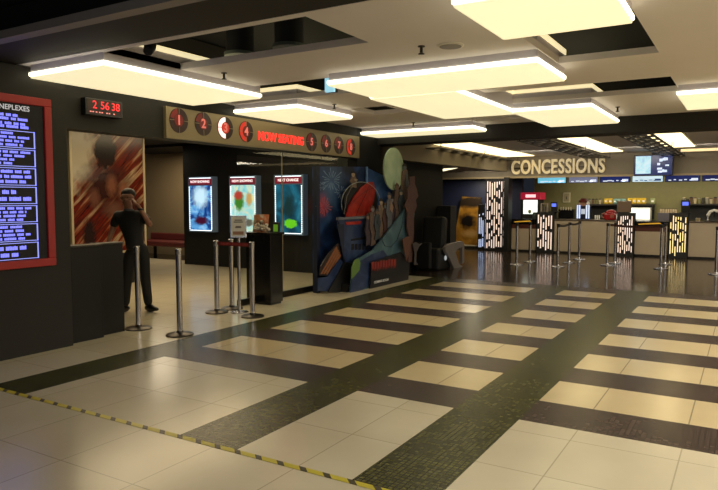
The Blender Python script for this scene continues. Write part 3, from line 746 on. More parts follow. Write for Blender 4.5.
for k, (x, ty, by, w) in enumerate([(368, 214, 246, 4.6), (372.5, 206, 246, 5), (377, 209, 240, 4.6), (381, 199, 238, 5), (385.5, 203, 234, 4.8), (389, 193, 228, 4.8), (393, 197, 224, 4.6), (397, 184, 220, 5), (401, 190, 214, 4.4), (404.5, 164, 212, 5)]):
    figure(x, ty, by, w, -5.58 + (k % 3) * .025, k)
BRN = mat('maroon_brown', (82, 54, 50), .6, vary=.6, scale=26)
cut('tall_figure', [(409, 177), (414, 176), (414, 184), (416, 189), (417.5, 196), (415, 200), (416, 206), (413, 214), (413, 232), (411, 262), (407.5, 262), (408, 236), (406, 226), (406.5, 212), (404, 206), (407, 199), (406.5, 190), (409, 185)], -5.42, BRN, .02)
cut('small_figure', [(402, 240), (405, 237), (408, 236.5), (411, 240), (409.5, 250), (406, 261), (404, 252)], -5.37, mat('orange_brown', (92, 58, 44), .6, vary=.6, scale=40), .015)
cut('silver_figure', [(412, 244), (415, 242), (419, 244), (422, 243), (418.5, 246.5), (416, 252), (415.6, 262), (417.5, 264.5), (413.5, 265), (414.3, 254), (413, 248)], -5.36, mat('silver_print', (66, 60, 60), .5, vary=.6, scale=40), .015)
MB().tube([P(344, 214, X=-5.70), P(347, 196, X=-5.70), P(352, 186, X=-5.70)], .008, 6).build('mast', mat('mast_grey', (90, 84, 78), .5), st)
figure(353, 171, 188, 5, -5.76, 3)
MB().box(-5.86, -5.52, 8.8, 10.5, 0, .12).build('base_board', BLK, st)

# ------------------------------------------------------------------ massage chair by the dark wall
GREYP = mat('grey_moulded_plastic', (112, 106, 104), .4, vary=.06)
LEATH = mat('black_leather', (9, 9, 9), .6, vary=.2, scale=20, bump=.1)
ch = thing('massage_chair', 'bulky black massage chair with grey arm beside the dark wall', 'chair', (-5.85, 12.8, 0))
MB().box(-6.08, -5.55, 12.45, 13.1, 0, .46).build('seat', LEATH, ch, bevel=.05)
mb = MB(); mb.obox((-5.86, 12.92, .70), (1, .1, 0), (-.1, 1, -.1), (0, .1, 1), .25, .13, .42)
mb.build('backrest', LEATH, ch, bevel=.06)
MB().box(-6.06, -5.70, 12.36, 12.46, .02, .6).build('footrest', LEATH, ch, bevel=.04)
for X in (-5.52, -6.14):
    q = [(442.5, 247), (445, 244), (459, 241), (461.5, 243), (461.5, 262), (459.5, 264), (459.5, 247), (454, 249.5), (453, 253), (456.5, 264), (460, 266), (459, 269), (451.5, 269), (446.5, 258), (443, 252)]
    pts = [P(x, y, X=-5.52) + Vector((X + 5.52, 0, 0)) for x, y in q]
    if X < -6: pts = [p + Vector((0, 0, 0)) for p in pts]
    MB().prism(pts, (.07, 0, 0)).build('arm', GREYP if X > -6 else LEATH, ch, bevel=.012)
MB().ball(P(445.5, 258, X=-5.5), .045, (.6, 1, 1.2)).build('side_lamp', mat('chair_lamp', (210, 220, 225), .3, emit=.3), ch)
t = thing('vending_cabinet', 'tall black cabinet against the dark wall behind the massage chair', 'cabinet', (-6.0, 13.6, 0))
MB().box(-6.18, -5.84, 13.74, 14.09, .05, 1.35).build('body', BLACK, t, bevel=.01)
MB().box(-6.16, -5.86, 13.78, 14.05, 0, .05).build('plinth', BLACK, t)
MB().box(-6.1, -5.9, 13.733, 13.74, .85, 1.2).build('front_panel', mat('panel_dark_grey', (30, 30, 32), .4), t)

# alcove: post, tube light, poster, cream panel
t = thing('corner_post', 'slim grey metal post at the edge of the navy alcove', 'post', (-6.3, 14.16, 0))
MB().box(-6.37, -6.30, 14.12, 14.18, .03, 2.27).build('shaft', mat('post_grey', (150, 150, 150), .35, metal=.6), t, bevel=.006)
MB().box(-6.40, -6.27, 14.105, 14.21, 0, .03).build('foot_plate', DSTEEL, t)
t = thing('ceiling_tube_light', 'slanting lit tube under the taupe bulkhead above the navy alcove', 'light', (-6.9, 15.8, 2.2))
a, b_ = P(434, 172, Y=15.6), P(457, 167, Y=15.2)
MB().tube([a, b_], .03, 10).build('tube', mat('tube_glow', (255, 236, 190), .4, emit=2.0), t)
MB().tube([a + Vector((0, 0, .05)), b_ + Vector((0, 0, .05))], .03, 6).build('fitting', STRIP, t)
gold = art_mat('gold_poster_print', [(0, (70, 46, 16)), (.4, (142, 98, 32)), (.6, (176, 126, 44)), (1, (200, 164, 88))], scale=2, seed=21, blobs=[(-.02, 0, .02, .26, 9, .22, (26, 20, 18), .35), (.05, 0, .62, .6, 9, .17, (44, 34, 24), .3), (.1, 0, -.36, .25, 9, .1, (190, 150, 90), .5)])
pc = P(468, 222, Y=19.2)
t = thing('poster', 'gold poster with a dark group of shapes in the navy alcove', 'poster', pc)
MB().prism([P(x, y, Y=19.2) for x, y in ((462, 196.5), (480.5, 198), (480.5, 247), (453, 244))], (0, .02, 0)).build('print', gold, t)
MB().prism([P(x, y, Y=19.222) for x, y in ((461.4, 195.9), (481, 197.4), (481, 247.6), (452.3, 244.6))], (0, .02, 0)).build('backing', mat('poster_dark_frame', (40, 34, 26), .5), t)
MB().box(pc.x - .3, pc.x + .3, 19.24, 19.39, 0, .12).build('foot', mat('ledge_dark', (60, 54, 46), .6), t)
a, b_ = P(446.5, 243, Y=19.3), P(454, 218, Y=19.3)
tag(MB().box(a.x, b_.x, 19.30, 19.36, 0, b_.z).build('notice_panel', mat('cream_panel', (148, 136, 96), .6), origin=(a.x, 19.3, 0)), 'plain cream panel standing beside the gold poster in the navy alcove', 'panel')
t = thing('plinth_bench', 'low pale ledge before the gold poster in the alcove', 'ledge', (pc.x + .1, 18.85, 0))
MB().box(pc.x - .28, pc.x + .42, 18.7, 19.0, .05, .09).build('top', mat('ledge_pale', (150, 140, 116), .5), t, bevel=.01)
MB().box(pc.x - .25, pc.x + .4, 18.73, 18.98, 0, .05).build('body', mat('ledge_dark', (60, 54, 46), .6), t)

# ------------------------------------------------------------------ lit pillars with broken upright bars
LEDW = mat('white_bar_light', (240, 214, 198), .4, emit=.95, vary=.05)
LEDY = mat('warm_bar_light', (255, 224, 160), .4, emit=.95, vary=.05)
LEDB = mat('blue_white_bar_light', (196, 212, 250), .4, emit=.85, vary=.05)
def bars(x0, x1, z0, z1, yf, n, seed):
    r = random.Random(seed); mb = MB(); w = (x1 - x0) / n
    for k in range(n):
        x = x0 + k * w + w * .31; z = z0 + r.uniform(0, .12)
        while z < z1 - .06:
            ln = r.choice((.16, .24, .34, .48)) ; e = min(z + ln, z1 - r.uniform(0, .05))
            mb.box(x, x + w * .38, yf - .012, yf, z, e); z = e + r.choice((.05, .1, .16))
    return mb
def lit_pillar(px0, px1, z1, label, n, m, seed, yf=18.32):
    x0, x1 = P(px0, 220, Y=yf).x, P(px1, 220, Y=yf).x
    t = thing('lit_pillar', label, 'pillar', ((x0 + x1) / 2, yf + .15, 0), 'black pillars with glowing broken upright bars')
    MB().box(x0, x1, yf, yf + .33, 0, z1).build('core', BLACK, t, bevel=.004)
    bars(x0 + .02, x1 - .02, .05, z1 - .06, yf, n, seed).build('light_bars', m, t)
    return t, x0, x1
lp, x0, x1 = lit_pillar(485.5, 508, 2.1, 'tall black pillar of glowing white bars, left of the concession counter', 9, LEDW, 1)
mb = MB(); r = random.Random(5)
for k in range(4):
    z = .06
    while z < 1.25 + .15 * k:
        e = z + r.choice((.18, .3, .4)); mb.box(x0 - .012, x0, 18.34 + k * .075, 18.34 + k * .075 + .045, z, e); z = e + r.choice((.02, .06))
mb.build('side_light_bars', LEDB, lp)
t = thing('lit_pillar', 'narrow black stub of bluish glowing bars against the tall lit pillar', 'pillar', (x0 - .12, 18.5, 0))
MB().box(x0 - .24, x0 - .03, 18.33, 18.63, 0, 1.35).build('core', BLACK, t, bevel=.004)
bars(x0 - .22, x0 - .05, .05, 1.1, 18.33, 3, 3).build('light_bars', LEDB, t)
lit_pillar(536.5, 553.5, 1.14, 'short black counter pillar of glowing bars below the left cash screen', 6, LEDW, 2)
lit_pillar(617, 634, 1.14, 'short black counter pillar of glowing bars below the taupe monitor', 7, LEDW, 7)
lit_pillar(669, 688, 1.15, 'short black counter pillar of yellow glowing bars, rightmost by the counter', 7, LEDY, 9)

# ------------------------------------------------------------------ concession counter
CNT = mat('counter_taupe', (166, 150, 128), .45, vary=.05, scale=4)
CTOP = mat('counter_top', (82, 68, 54), .3, vary=.1)
def xs_at(px, Y=18.38): return P(px, 222, Y=Y).x
def counter(pa, pb, label, z=.94):
    a, b_ = xs_at(pa), xs_at(pb)
    t = thing('counter', label, 'counter', ((a + b_) / 2, 18.7, 0), 'taupe concession counter units')
    MB().box(a + .01, b_ - .01, 18.38, 19.0, .05, z - .03).build('body', CNT, t, bevel=.004)
    MB().box(a + .005, b_ - .005, 18.36, 19.05, z - .03, z).build('worktop', CTOP, t, bevel=.004)
    MB().box(a + .02, b_ - .02, 18.42, 18.95, 0, .05).build('plinth', BLACK, t)
    return t
counter(554, 616.5, 'long taupe counter unit under the drink dispenser and the red machine')
counter(688.5, 760, 'long taupe counter unit at the right edge of the photo')
GOLDG = mat('gold_lit_glass', (200, 150, 50), .15, emit=.55, vary=.4, scale=12)
def display_unit(pa, pb, label):
    a, b_ = xs_at(pa), xs_at(pb)
    t = thing('display_unit', label, 'cabinet', ((a + b_) / 2, 18.7, 0), 'low snack cabinets with a gold lit top')
    MB().box(a + .01, b_ - .01, 18.42, 19.0, .05, .66).build('body', CNT, t, bevel=.004)
    MB().box(a + .02, b_ - .02, 18.46, 18.95, 0, .05).build('plinth', BLACK, t)
    MB().box(a + .01, b_ - .01, 18.42, 19.0, .66, .78).build('maroon_band', mat('maroon_band', (70, 30, 18), .4), t)
    MB().box(a + .01, b_ - .01, 18.42, 19.0, .78, .93).build('glass_case', BLACKG, t, bevel=.004)
    w = b_ - a
    MB().prism([(a + w * .12, 18.414, .835), (a + w * .8, 18.414, .865), (a + w * .74, 18.414, .895), (a + w * .4, 18.414, .882), (a + w * .1, 18.414, .855)], (0, .006, 0)).build('gold_light', GOLDG, t)
    return t
display_unit(511, 536, 'low snack cabinet with gold lit top under the red headed warmer')
display_unit(634.5, 668.5, 'low snack cabinet with gold lit top between two glowing counter pillars')

# back counter and shelves
t = thing('back_counter', 'dark back counter along the olive green wall', 'counter', (-2, 20.3, 0))
MB().box(-5.85, 3.9, 20.0, 20.55, 0, .86).build('body', mat('back_counter_dark', (40, 34, 26), .5), t)
MB().box(-5.87, 3.92, 19.97, 20.58, .86, .9).build('worktop', BLACKG, t)
SHD = mat('shelf_dark', (36, 30, 22), .5)
def shelf(pa, pb, zt, label):
    a, b_ = P(pa, 210, Y=20.4).x, P(pb, 210, Y=20.4).x
    t = thing('wall_shelf', label, 'shelf', ((a + b_) / 2, 20.5, zt), 'dark shelves on the olive wall')
    MB().box(a, b_, 20.2, 20.58, zt - .04, zt).build('board', SHD, t)
    for x in (a + .05, b_ - .08): MB().box(x, x + .03, 20.3, 20.59, zt - .16, zt - .04).build('bracket', SHD, t)
    MB().box(a + .02, b_ - .02, 20.56, 20.598, .92, zt - .04).build('back_panel', mat('shelf_back', (26, 26, 24), .5), t)
    return a, b_
sa, sb = shelf(583, 654.5, 1.36, 'dark wall shelf holding yellow and blue snack packs')
ra, rb = shelf(681, 740, 1.38, 'dark wall shelf of assorted cups at the right edge of the photo')
def pack(px0, px1, z0, h, rgb, label, kind='snack_pack', Y=20.36, group='snack packs on the wall shelf'):
    a, b_ = P(px0, 210, Y=Y).x, P(px1, 210, Y=Y).x; w = b_ - a
    t = thing(kind, label, 'snack', ((a + b_) / 2, Y, z0), group)
    m = mat('pack_%d_%d_%d' % rgb, rgb, .4, vary=.25, scale=18, emit=0)
    mb = MB()
    pr = [(0, .04), (.25, .0), (.5, -.012), (.75, 0), (1, .04)]
    for s in (0,):
        mb.box(a + .004, b_ - .004, Y - .05, Y + .05, z0 + .015, z0 + h - .02)
    mb.build('bag', m, t, bevel=.018)
    MB().box(a + .004, b_ - .004, Y - .008, Y + .008, z0 + h - .03, z0 + h).build('top_seal', m, t)
    MB().box(a + .004, b_ - .004, Y - .008, Y + .008, z0, z0 + .018).build('bottom_seal', m, t)
    MB().box(a + w * .25, b_ - w * .25, Y - .0535, Y - .0495, z0 + h * .35, z0 + h * .62).build('label_patch', WHITE, t)
    return t
YEL, CYN, PGR = (206, 168, 30), (112, 150, 142), (140, 146, 96)
k = 0
ords = ('first', 'second', 'third', 'fourth', 'fifth', 'sixth', 'seventh')
for i, (p0, p1) in enumerate(((604, 608), (608, 612.5))): pack(p0, p1, 1.36, .17, YEL, '%s yellow snack pack from the left on the wall shelf, left of the blue packs' % ords[i])
for i, (p0, p1) in enumerate(((613, 617), (617, 621), (621, 625.5))): pack(p0, p1, 1.36, .16, CYN, '%s pale blue snack pack from the left on the wall shelf' % ords[i])
for i, (p0, p1) in enumerate(((627.5, 632), (632, 636.5), (636.5, 641), (641, 646))): pack(p0, p1, 1.36, .18, YEL, '%s yellow snack pack from the left, right of the blue packs' % ords[i])
pack(650, 655, 1.36, .18, PGR, 'pale green snack pack at the right end of the wall shelf')
def cup(x, y, z, r, h, m, label, group, lid=None):
    t = thing('cup', label, 'cup', (x, y, z), group)
    MB().lathe((x, y, z), [(r * .75, 0), (r, h)], 14).build('body', m, t, smooth=True)
    MB().lathe((x, y, z + h), [(r * 1.08, 0), (r * 1.08, .012), (r * .6, .03)], 14).build('lid', lid or m, t, smooth=True)
    return t
cm = [mat('cup_brown', (92, 66, 46), .5), mat('cup_grey', (130, 124, 110), .5), mat('cup_dark', (44, 38, 34), .5), mat('cup_cream', (176, 160, 126), .5), mat('cup_olive', (110, 106, 64), .5)]
cn = ['brown', 'grey', 'dark', 'cream', 'olive']
for i, px in enumerate((586, 589.5, 593, 596.5, 600)):
    j = (2, 1, 0, 4, 3)[i]
    cup(P(px, 205, Y=20.36).x, 20.36, 1.36, .038, .13, cm[j], '%s lidded cup on the wall shelf, left of the snack packs' % cn[j], 'lidded cups left of the snack packs', cm[2])
for i, px in enumerate((684, 687.5, 691, 695, 699, 703, 707, 711, 715)):
    j = (1, 2, 0, 3, 4, 2, 1, 3, 0)[i]
    cup(P(px, 205, Y=20.36).x, 20.36, 1.38, .042, (.15, .13, .16)[i % 3], cm[j], '%s lidded cup, %s from the left on the right wall shelf' % (cn[j], (ords + ('eighth', 'ninth'))[i]), 'lidded cups on the right wall shelf', cm[(j + 2) % 5])

# warmer with red head
t = thing('popcorn_warmer', 'white lit popcorn warmer with a red lit header at the left counter', 'warmer', (-5.4, 19.3, .93))
wx = lambda px: P(px, 205, Y=19.2).x
wz = lambda py: P(531, py, Y=19.2).z
MB().box(wx(522.5), wx(539), 19.2, 19.7, .9, wz(199.5)).build('cabinet', BLACK, t, bevel=.006)
MB().box(wx(523.5), wx(537.5), 19.19, 19.2, wz(214), wz(200)).build('lit_window', mat('warmer_white', (235, 255, 240), .3, emit=1.2, vary=.08, scale=8), t)
MB().box(wx(521), wx(540.5), 19.15, 19.72, wz(199.5), wz(192.5)).build('header', mat('warmer_red', (150, 16, 44), .4, emit=.7), t, bevel=.006)
MB().box(wx(526), wx(536), 19.142, 19.15, wz(197.5), wz(194.5)).build('header_glow', mat('warmer_pink', (255, 190, 195), .4, emit=1.2), t)
MB().ball((wx(530), 19.18, wz(211.5)), .05, (1, .4, 1.2)).build('popcorn_scoop', mat('scoop_tan', (170, 160, 120), .4), t)
MB().box(-5.75, -5.05, 19.15, 19.75, 0, .9).build('stand', BLACK, t)
t = thing('cash_tin', 'small dark canister on the snack cabinet beside the white warmer', 'canister', (xs_at(532.5), 18.6, .93))
MB().lathe((xs_at(532.5), 18.6, .93), [(.06, 0), (.065, .01), (.065, .16), (.055, .17)], 18).build('body', mat('tin_grey', (70, 80, 78), .4), t, smooth=True)
MB().lathe((xs_at(532.5), 18.6, 1.1), [(.06, 0), (.06, .02), (.02, .03)], 18).build('lid', BLACK, t, smooth=True)
# frame + notice on wall
def frame(pa, pb, ya, yb, label, m, Y=20.58):
    a, b_ = P(pa, yb, Y=Y), P(pb, ya, Y=Y)
    t = thing('picture_frame', label, 'frame', ((a.x + b_.x) / 2, Y, (a.z + b_.z) / 2))
    MB().box(a.x, b_.x, Y - .03, Y + .018, a.z, b_.z).build('frame', m, t, bevel=.005)
    MB().box(a.x + .03, b_.x - .03, Y - .034, Y - .03, a.z + .03, b_.z - .03).build('print', mat('notice_tan', (150, 140, 104), .5, vary=.3, scale=14), t)
    MB().box(a.x + .09, b_.x - .09, Y - .037, Y - .034, a.z + .1, b_.z - .12).build('printed_picture', mat('print_olive', (86, 80, 52), .5), t)
frame(563, 570.5, 192.5, 202.5, 'small cream framed notice on the olive wall above the counter', mat('frame_cream', (186, 176, 140), .5))
# tap row
t = thing('drink_taps', 'row of small pale drink taps before the olive wall', 'taps', (-4.6, 20.2, .9))
tx = [P(px, 208, Y=20.2).x for px in (561.5, 564, 566.5, 569, 571.5)]
MB().box(tx[0] - .08, tx[-1] + .08, 20.15, 20.4, .9, 1.2).build('cabinet', BLACKG, t, bevel=.01)
for x in tx: MB().lathe((x, 20.13, 1.17), [(.012, 0), (.02, .02), (.024, .08), (.012, .1)], 10).build('tap', mat('tap_pale', (176, 166, 140), .4), t)
# drink dispenser with lit uprights
t = thing('drink_dispenser', 'dark drink dispenser with blue white lit columns on the counter', 'dispenser', (xs_at(583), 18.7, .94))
dx = lambda px: P(px, 210, Y=18.6).x
dz = lambda py: P(583, py, Y=18.6).z
MB().box(dx(577.5), dx(589), 18.62, 18.9, .94, dz(206)).build('body', mat('dispenser_navy', (20, 24, 48), .3), t, bevel=.01)
for pa, pb in ((576.8, 578), (578.8, 580.2), (585.8, 587.2), (588.2, 589.4)): MB().box(dx(pa), dx(pb), 18.6, 18.62, .97, dz(205)).build('light_column', LEDB, t)
MB().box(dx(581), dx(585), 18.608, 18.62, dz(214), dz(209)).build('front_badge', mat('badge_white', (190, 200, 220), .4, emit=.4, vary=.4, scale=40), t)
MB().lathe((dx(582), 18.75, dz(206)), [(.13, 0), (.14, .06), (.09, .1)], 20).build('hopper', mat('hopper_tan', (160, 120, 96), .4), t, smooth=True)
MB().lathe((dx(582), 18.75, dz(206) + .1), [(.12, 0), (.13, .05), (.07, .11)], 20).build('hopper_lid', mat('hopper_red', (90, 36, 26), .4), t, smooth=True)
MB().ball((dx(586.8), 18.72, dz(206) + .07), .055).build('scoop', WHITE, t)
# white paper cups
for i, px in enumerate((593.5, 595.5, 597.5)):
    cup(xs_at(px), 18.6, .94, .022, .1, WHITE, '%s white paper cup from the left, beside the red machine' % ords[i], 'white paper cups on the counter')
# red machine
t = thing('red_machine', 'small glossy red machine with rounded top on the counter', 'machine', (xs_at(608.5), 18.65, .94))
rx = xs_at(609)
RM = mat('glossy_red', (150, 24, 26), .25)
MB().box(rx - .16, rx + .15, 18.5, 18.8, .94, 1.12).build('body', RM, t, bevel=.04)
MB().ball((rx, 18.65, 1.12), .15, (1, .9, .7)).build('dome', RM, t)
MB().tube([(rx - .15, 18.62, 1.13), (rx - .23, 18.62, 1.1), (rx - .23, 18.62, 1.02), (rx - .15, 18.62, .99)], .018, 8).build('handle', mat('handle_pale', (170, 110, 90), .4), t)
MB().box(rx + .01, rx + .1, 18.49, 18.5, 1.0, 1.08).build('front_plate', mat('plate_tan', (150, 90, 70), .4), t)
# cash screens
def pos_screen(px0, px1, py0, py1, label, face, Y=18.45, back=False):
    a, b_ = P(px0, py1, Y=Y), P(px1, py0, Y=Y); xc = (a.x + b_.x) / 2
    t = thing('cash_screen', label, 'screen', (xc, Y, 1.0), 'cash screens on the counter pillars')
    MB().obox((xc, Y, (a.z + b_.z) / 2), (1, 0, 0), (0, 1, .15), (0, -.15, 1), (b_.x - a.x) / 2, .03, (b_.z - a.z) / 2).build('monitor', BLACK if not back else mat('monitor_taupe', (118, 98, 82), .4), t, bevel=.012)
    MB().box(xc - .04, xc + .04, Y + .02, Y + .07, 1.15, (a.z + b_.z) / 2).build('stand', BLACK, t)
    MB().box(xc - .13, xc + .13, Y - .08, Y + .14, 1.14 if px0 < 660 else 1.15, 1.165).build('base', BLACK, t, bevel=.01)
    if face: MB().obox((xc, Y - .034 - .15 * (b_.z - a.z) * .22, (a.z + b_.z) / 2 + (b_.z - a.z) * .22), (1, 0, 0), (0, 1, .15), (0, -.15, 1), (b_.x - a.x) / 2 * .72, .004, (b_.z - a.z) * .14).build('lit_readout', face, t)
BL = mat('blue_readout', (90, 110, 230), .4, emit=1.2, vary=.3, scale=20)
pos_screen(551, 557.5, 202, 213, 'cash screen with blue readout beside the tap row', BL)
pos_screen(617, 631.5, 201, 212, 'taupe backed cash monitor above a white glowing counter pillar', None, back=True)
pos_screen(681, 690, 200, 213, 'cash screen with blue readout on the rightmost glowing pillar', BL)
t = thing('card_reader', 'pale card machine on a stand on the left counter pillar', 'card reader', (xs_at(546), 18.5, 1.14))
x = xs_at(543.5)
MB().box(x - .11, x - .08, 18.45, 18.6, 1.14, 1.36).box(x + .06, x + .09, 18.45, 18.6, 1.14, 1.36).box(x - .11, x + .09, 18.45, 18.6, 1.36, 1.39).build('frame', mat('reader_tan', (150, 136, 116), .4), t)
MB().box(x - .03, x + .03, 18.44, 18.58, 1.14, 1.30).build('reader', mat('reader_grey', (96, 90, 84), .4), t, bevel=.01)
# white lit cabinet behind
t = thing('lit_cabinet', 'white lit glass cabinet under the yellow packs on the back counter', 'cabinet', (-2.6, 20.2, .9))
a, b_ = P(630, 213.5, Y=20.05), P(650.5, 203.5, Y=20.05)
MB().box(a.x, b_.x, 20.06, 20.4, .9, 1.26).build('casing', WHITE, t, bevel=.006)
MB().box(a.x + .02, b_.x - .02, 20.05, 20.06, .93, 1.25).build('lit_window', mat('cabinet_white', (240, 240, 225), .4, emit=1.0, vary=.1, scale=10), t)
MB().box(a.x + .1, b_.x - .02, 20.045, 20.052, (a.z + b_.z) / 2 - .015, (a.z + b_.z) / 2).build('shelf_line', STRIP, t)
# glass rack between
t = thing('bottle_rack', 'row of small pale bottles in a rack left of the rightmost cash screen', 'rack', (-1.9, 20.2, .9))
tx = [P(px, 208, Y=20.2).x for px in (661, 663.5, 666, 668.5, 671, 673.5, 676)]
MB().box(tx[0] - .08, tx[-1] + .08, 20.1, 20.36, .9, 1.12).build('rack', mat('rack_grey', (84, 78, 84), .4), t, bevel=.01)
for i, x in enumerate(tx):
    tt = thing('bottle', 'small pale bottle, %s from the left in the grey rack' % ords[i], 'bottle', (x, 20.2, 1.12), 'small bottles in the grey rack')
    MB().lathe((x, 20.2, 1.12), [(.024, 0), (.026, .01), (.026, .08), (.012, .11)], 10).build('body', mat('bottle_pale', (170, 150, 120), .3), tt, smooth=True)
    MB().lathe((x, 20.2, 1.23), [(.013, 0), (.013, .025)], 10).build('cap', BLACK, tt)
# arched white tap at right
t = thing('beverage_fountain', 'white arched drink fountain on the counter at the right edge', 'fountain', (xs_at(713), 18.65, .94))
x = xs_at(713)
MB().tube([(x - .13, 18.65, .95), (x - .13, 18.65, 1.1), (x - .08, 18.65, 1.19), (x, 18.65, 1.22), (x + .1, 18.65, 1.2), (x + .2, 18.65, 1.19)], .04, 10).build('arch', WHITE, t, smooth=True)
MB().box(x - .2, x + .22, 18.52, 18.82, .94, .97).build('drip_tray', BLACK, t, bevel=.01)
MB().lathe((x + .01, 18.62, 1.06), [(.02, 0), (.025, .08), (.03, .14)], 10).build('nozzle', DSTEEL, t)
for i, px in enumerate((696, 698.5)): cup(xs_at(px), 18.6, .94, .028, .06, mat('cup_cream', (176, 160, 126)), ('left', 'right')[i] + ' one of two small cream cups near the white arched fountain', 'two small cream cups')

# ------------------------------------------------------------------ menu screens, tv, sign
scr = [(537.5, 566, (110, 190, 215), 1.0, 'cyan menu screen, leftmost under the concessions sign'), (568.5, 598, (120, 124, 150), .8, 'grey menu screen under the middle of the concessions sign'), (600, 630, (36, 48, 110), .7, 'navy menu screen left of the hanging television'),
       (632, 663, (200, 224, 240), 1.1, 'white menu screen right below the hanging television'), (665, 700, (34, 44, 100), .7, 'navy menu screen right of the hanging television'), (702, 735, (30, 36, 90), .7, 'navy menu screen at the right edge of the photo')]
for i, (pa, pb, c, e, l) in enumerate(scr):
    Y = 18.75; a, b_ = P(pa, 184, Y=Y).x, P(pb, 184, Y=Y).x
    z0, z1 = 1.955, 2.18
    t = thing('hanging_menu_screen', l, 'screen', ((a + b_) / 2, Y, z0), 'menu screens above the concession counter')
    MB().box(a, b_, Y, Y + .06, z0, z1).build('casing', BLACK, t)
    MB().box(a + .012, b_ - .012, Y - .006, Y, z0 + .012, z1 - .012).build('display', mat('menu_%d' % i, c, .3, emit=e, vary=.3, scale=4), t)
    r = random.Random(i); ML = mat('menu_white', (225, 232, 250), .4, emit=1.0) if i not in (3,) else mat('menu_navy', (60, 80, 130), .4, emit=.5)
    for k in range(5): x = a + .08 + (b_ - a - .2) * k / 5; MB().box(x, x + r.uniform(.05, .12), Y - .009, Y - .006, z0 + .03 + .012 * (k % 2), z0 + .055 + .012 * (k % 2)).build('menu_line', ML, t)
    MB().box(b_ - .2, b_ - .05, Y - .009, Y - .006, z0 + .03, z0 + .09).build('menu_picture', ML, t)
Y = 17.9; a, b_ = P(633.5, 176, Y=Y), P(673.5, 154, Y=Y)
t = thing('television', 'large television showing pale blue pictures, hanging before the soffit', 'television', ((a.x + b_.x) / 2, Y, a.z))
MB().box(a.x, b_.x, Y, Y + .07, a.z, b_.z).build('casing', BLACK, t, bevel=.006)
MB().box(a.x + .02, b_.x - .02, Y - .005, Y, a.z + .02, b_.z - .02).build('screen', mat('tv_navy', (24, 36, 84), .25, emit=.8, vary=.3, scale=6), t)
W_, H_ = b_.x - a.x, b_.z - a.z
MB().box(a.x + W_ * .05, a.x + W_ * .44, Y - .008, Y - .005, a.z + H_ * .1, b_.z - H_ * .06).build('screen_picture', art_mat('tv_left', [(0, (60, 90, 120)), (.45, (140, 180, 200)), (1, (215, 232, 238))], emit=1.0, scale=3, seed=4), t)
r = random.Random(3)
for k in range(9):
    x = a.x + W_ * r.uniform(.52, .86); z = a.z + H_ * r.uniform(.12, .8)
    MB().box(x, x + W_ * r.uniform(.05, .12), Y - .008 - k * .0003, Y - .005, z, z + H_ * r.uniform(.06, .14)).build('screen_picture', mat('tv_pale', (190, 205, 232), .4, emit=1.0, vary=.3, scale=10), t)
MB().box((a.x + b_.x) / 2 - .04, (a.x + b_.x) / 2 + .04, Y + .02, Y + .06, b_.z, 2.72).build('ceiling_mount', BLACK, t)

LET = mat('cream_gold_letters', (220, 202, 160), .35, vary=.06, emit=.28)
t = thing('letter_sign', 'raised cream letters spelling CONCESSIONS on the taupe soffit', 'sign', (-4.7, 18.25, 2.2))
word = 'CONCESSIONS'; px0, px1 = 511.5, 605
xa, xb = P(px0, 168, Y=18.2).x, P(px1, 168, Y=18.2).x
ws = []; ms = []
for c in word:
    me = text_mesh(c, .5, .035, offset=.012, align='LEFT'); ms.append(me)
    mn = min(v.co.x for v in me.vertices); mxv = max(v.co.x for v in me.vertices); ws.append((mn, mxv))
gap = .045; tot = sum(b - a for a, b in ws) + gap * (len(word) - 1); sc = (xb - xa) / tot
x = xa
for c, me, (mn, mxv) in zip(word, ms, ws):
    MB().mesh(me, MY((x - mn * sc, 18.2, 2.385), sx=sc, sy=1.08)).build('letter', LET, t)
    x += (mxv - mn + gap) * sc
MB().box(xa, xb, 18.235, 18.26, 2.36, 2.40).build('mounting_bar', DSTEEL, t)
t = thing('soffit_roundel', 'round pale medallion on the soffit left of the concessions letters', 'roundel', (-6.4, 18.25, 2.37))
c = P(514, 168, Y=18.25)

COL.objects.unlink(t); bpy.data.objects.remove(t)

# concession ceiling: lattices and cove lights
COVE = mat('cove_light', (255, 230, 172), .4, emit=2.6, vary=.05)
LATT = mat('lattice_dark', (40, 32, 24), .5)
def lattice(x0, x1, y0, y1, z, label):
    t = thing('ceiling_lattice', label, 'lattice', ((x0 + x1) / 2, (y0 + y1) / 2, z), 'dark pierced lattices under the concession ceiling')
    mb = MB(); n = 4; w = (x1 - x0) / n
    for k in range(n + 1): mb.box(x0 + k * w - w * .22, x0 + k * w + w * .22, y0, y1, z, z + .012)
    for x in (x0 - .02, x1 + .005):
        for y in (y0 + .1, (y0 + y1) / 2, y1 - .1): mb.box(x, x + .015, y, y + .015, z + .012, 2.72)
    mb.build('long_bars', LATT, t)
    mb = MB()
    for k in range(n):
        y = y0 + (.32 if k % 2 else 0)
        if k % 2: mb.box(x0 + k * w + w * .2, x0 + (k + 1) * w - w * .2, y0, y0 + .1, z, z + .01)
        while y < y1:
            mb.box(x0 + k * w + w * .2, x0 + (k + 1) * w - w * .2, y, min(y + .3, y1), z, z + .01); y += .66
    mb.build('cross_bars', LATT, t)
def cove(x0, x1, y0, y1, label):
    t = thing('cove_light', label, 'light', ((x0 + x1) / 2, (y0 + y1) / 2, 2.72), 'cove lights beside the ceiling lattices')
    MB().box(x0, x1, y0, y1, 2.69, 2.712).build('tube', COVE, t)
    MB().box(x0 - .03, x1 + .03, y0 - .03, y1 + .03, 2.706, 2.72).build('tray', WHITE, t)
lattice(-6.25, -5.65, 12.6, 18.1, 2.58, 'dark pierced ceiling lattice beside the taupe bulkhead')
cove(-6.1, -5.15, 12.9, 17.9, 'long cove light between the bulkhead lattice and the concessions letters')
lattice(-3.75, -3.2, 12.0, 18.1, 2.58, 'dark pierced ceiling lattice above the last concessions letters')
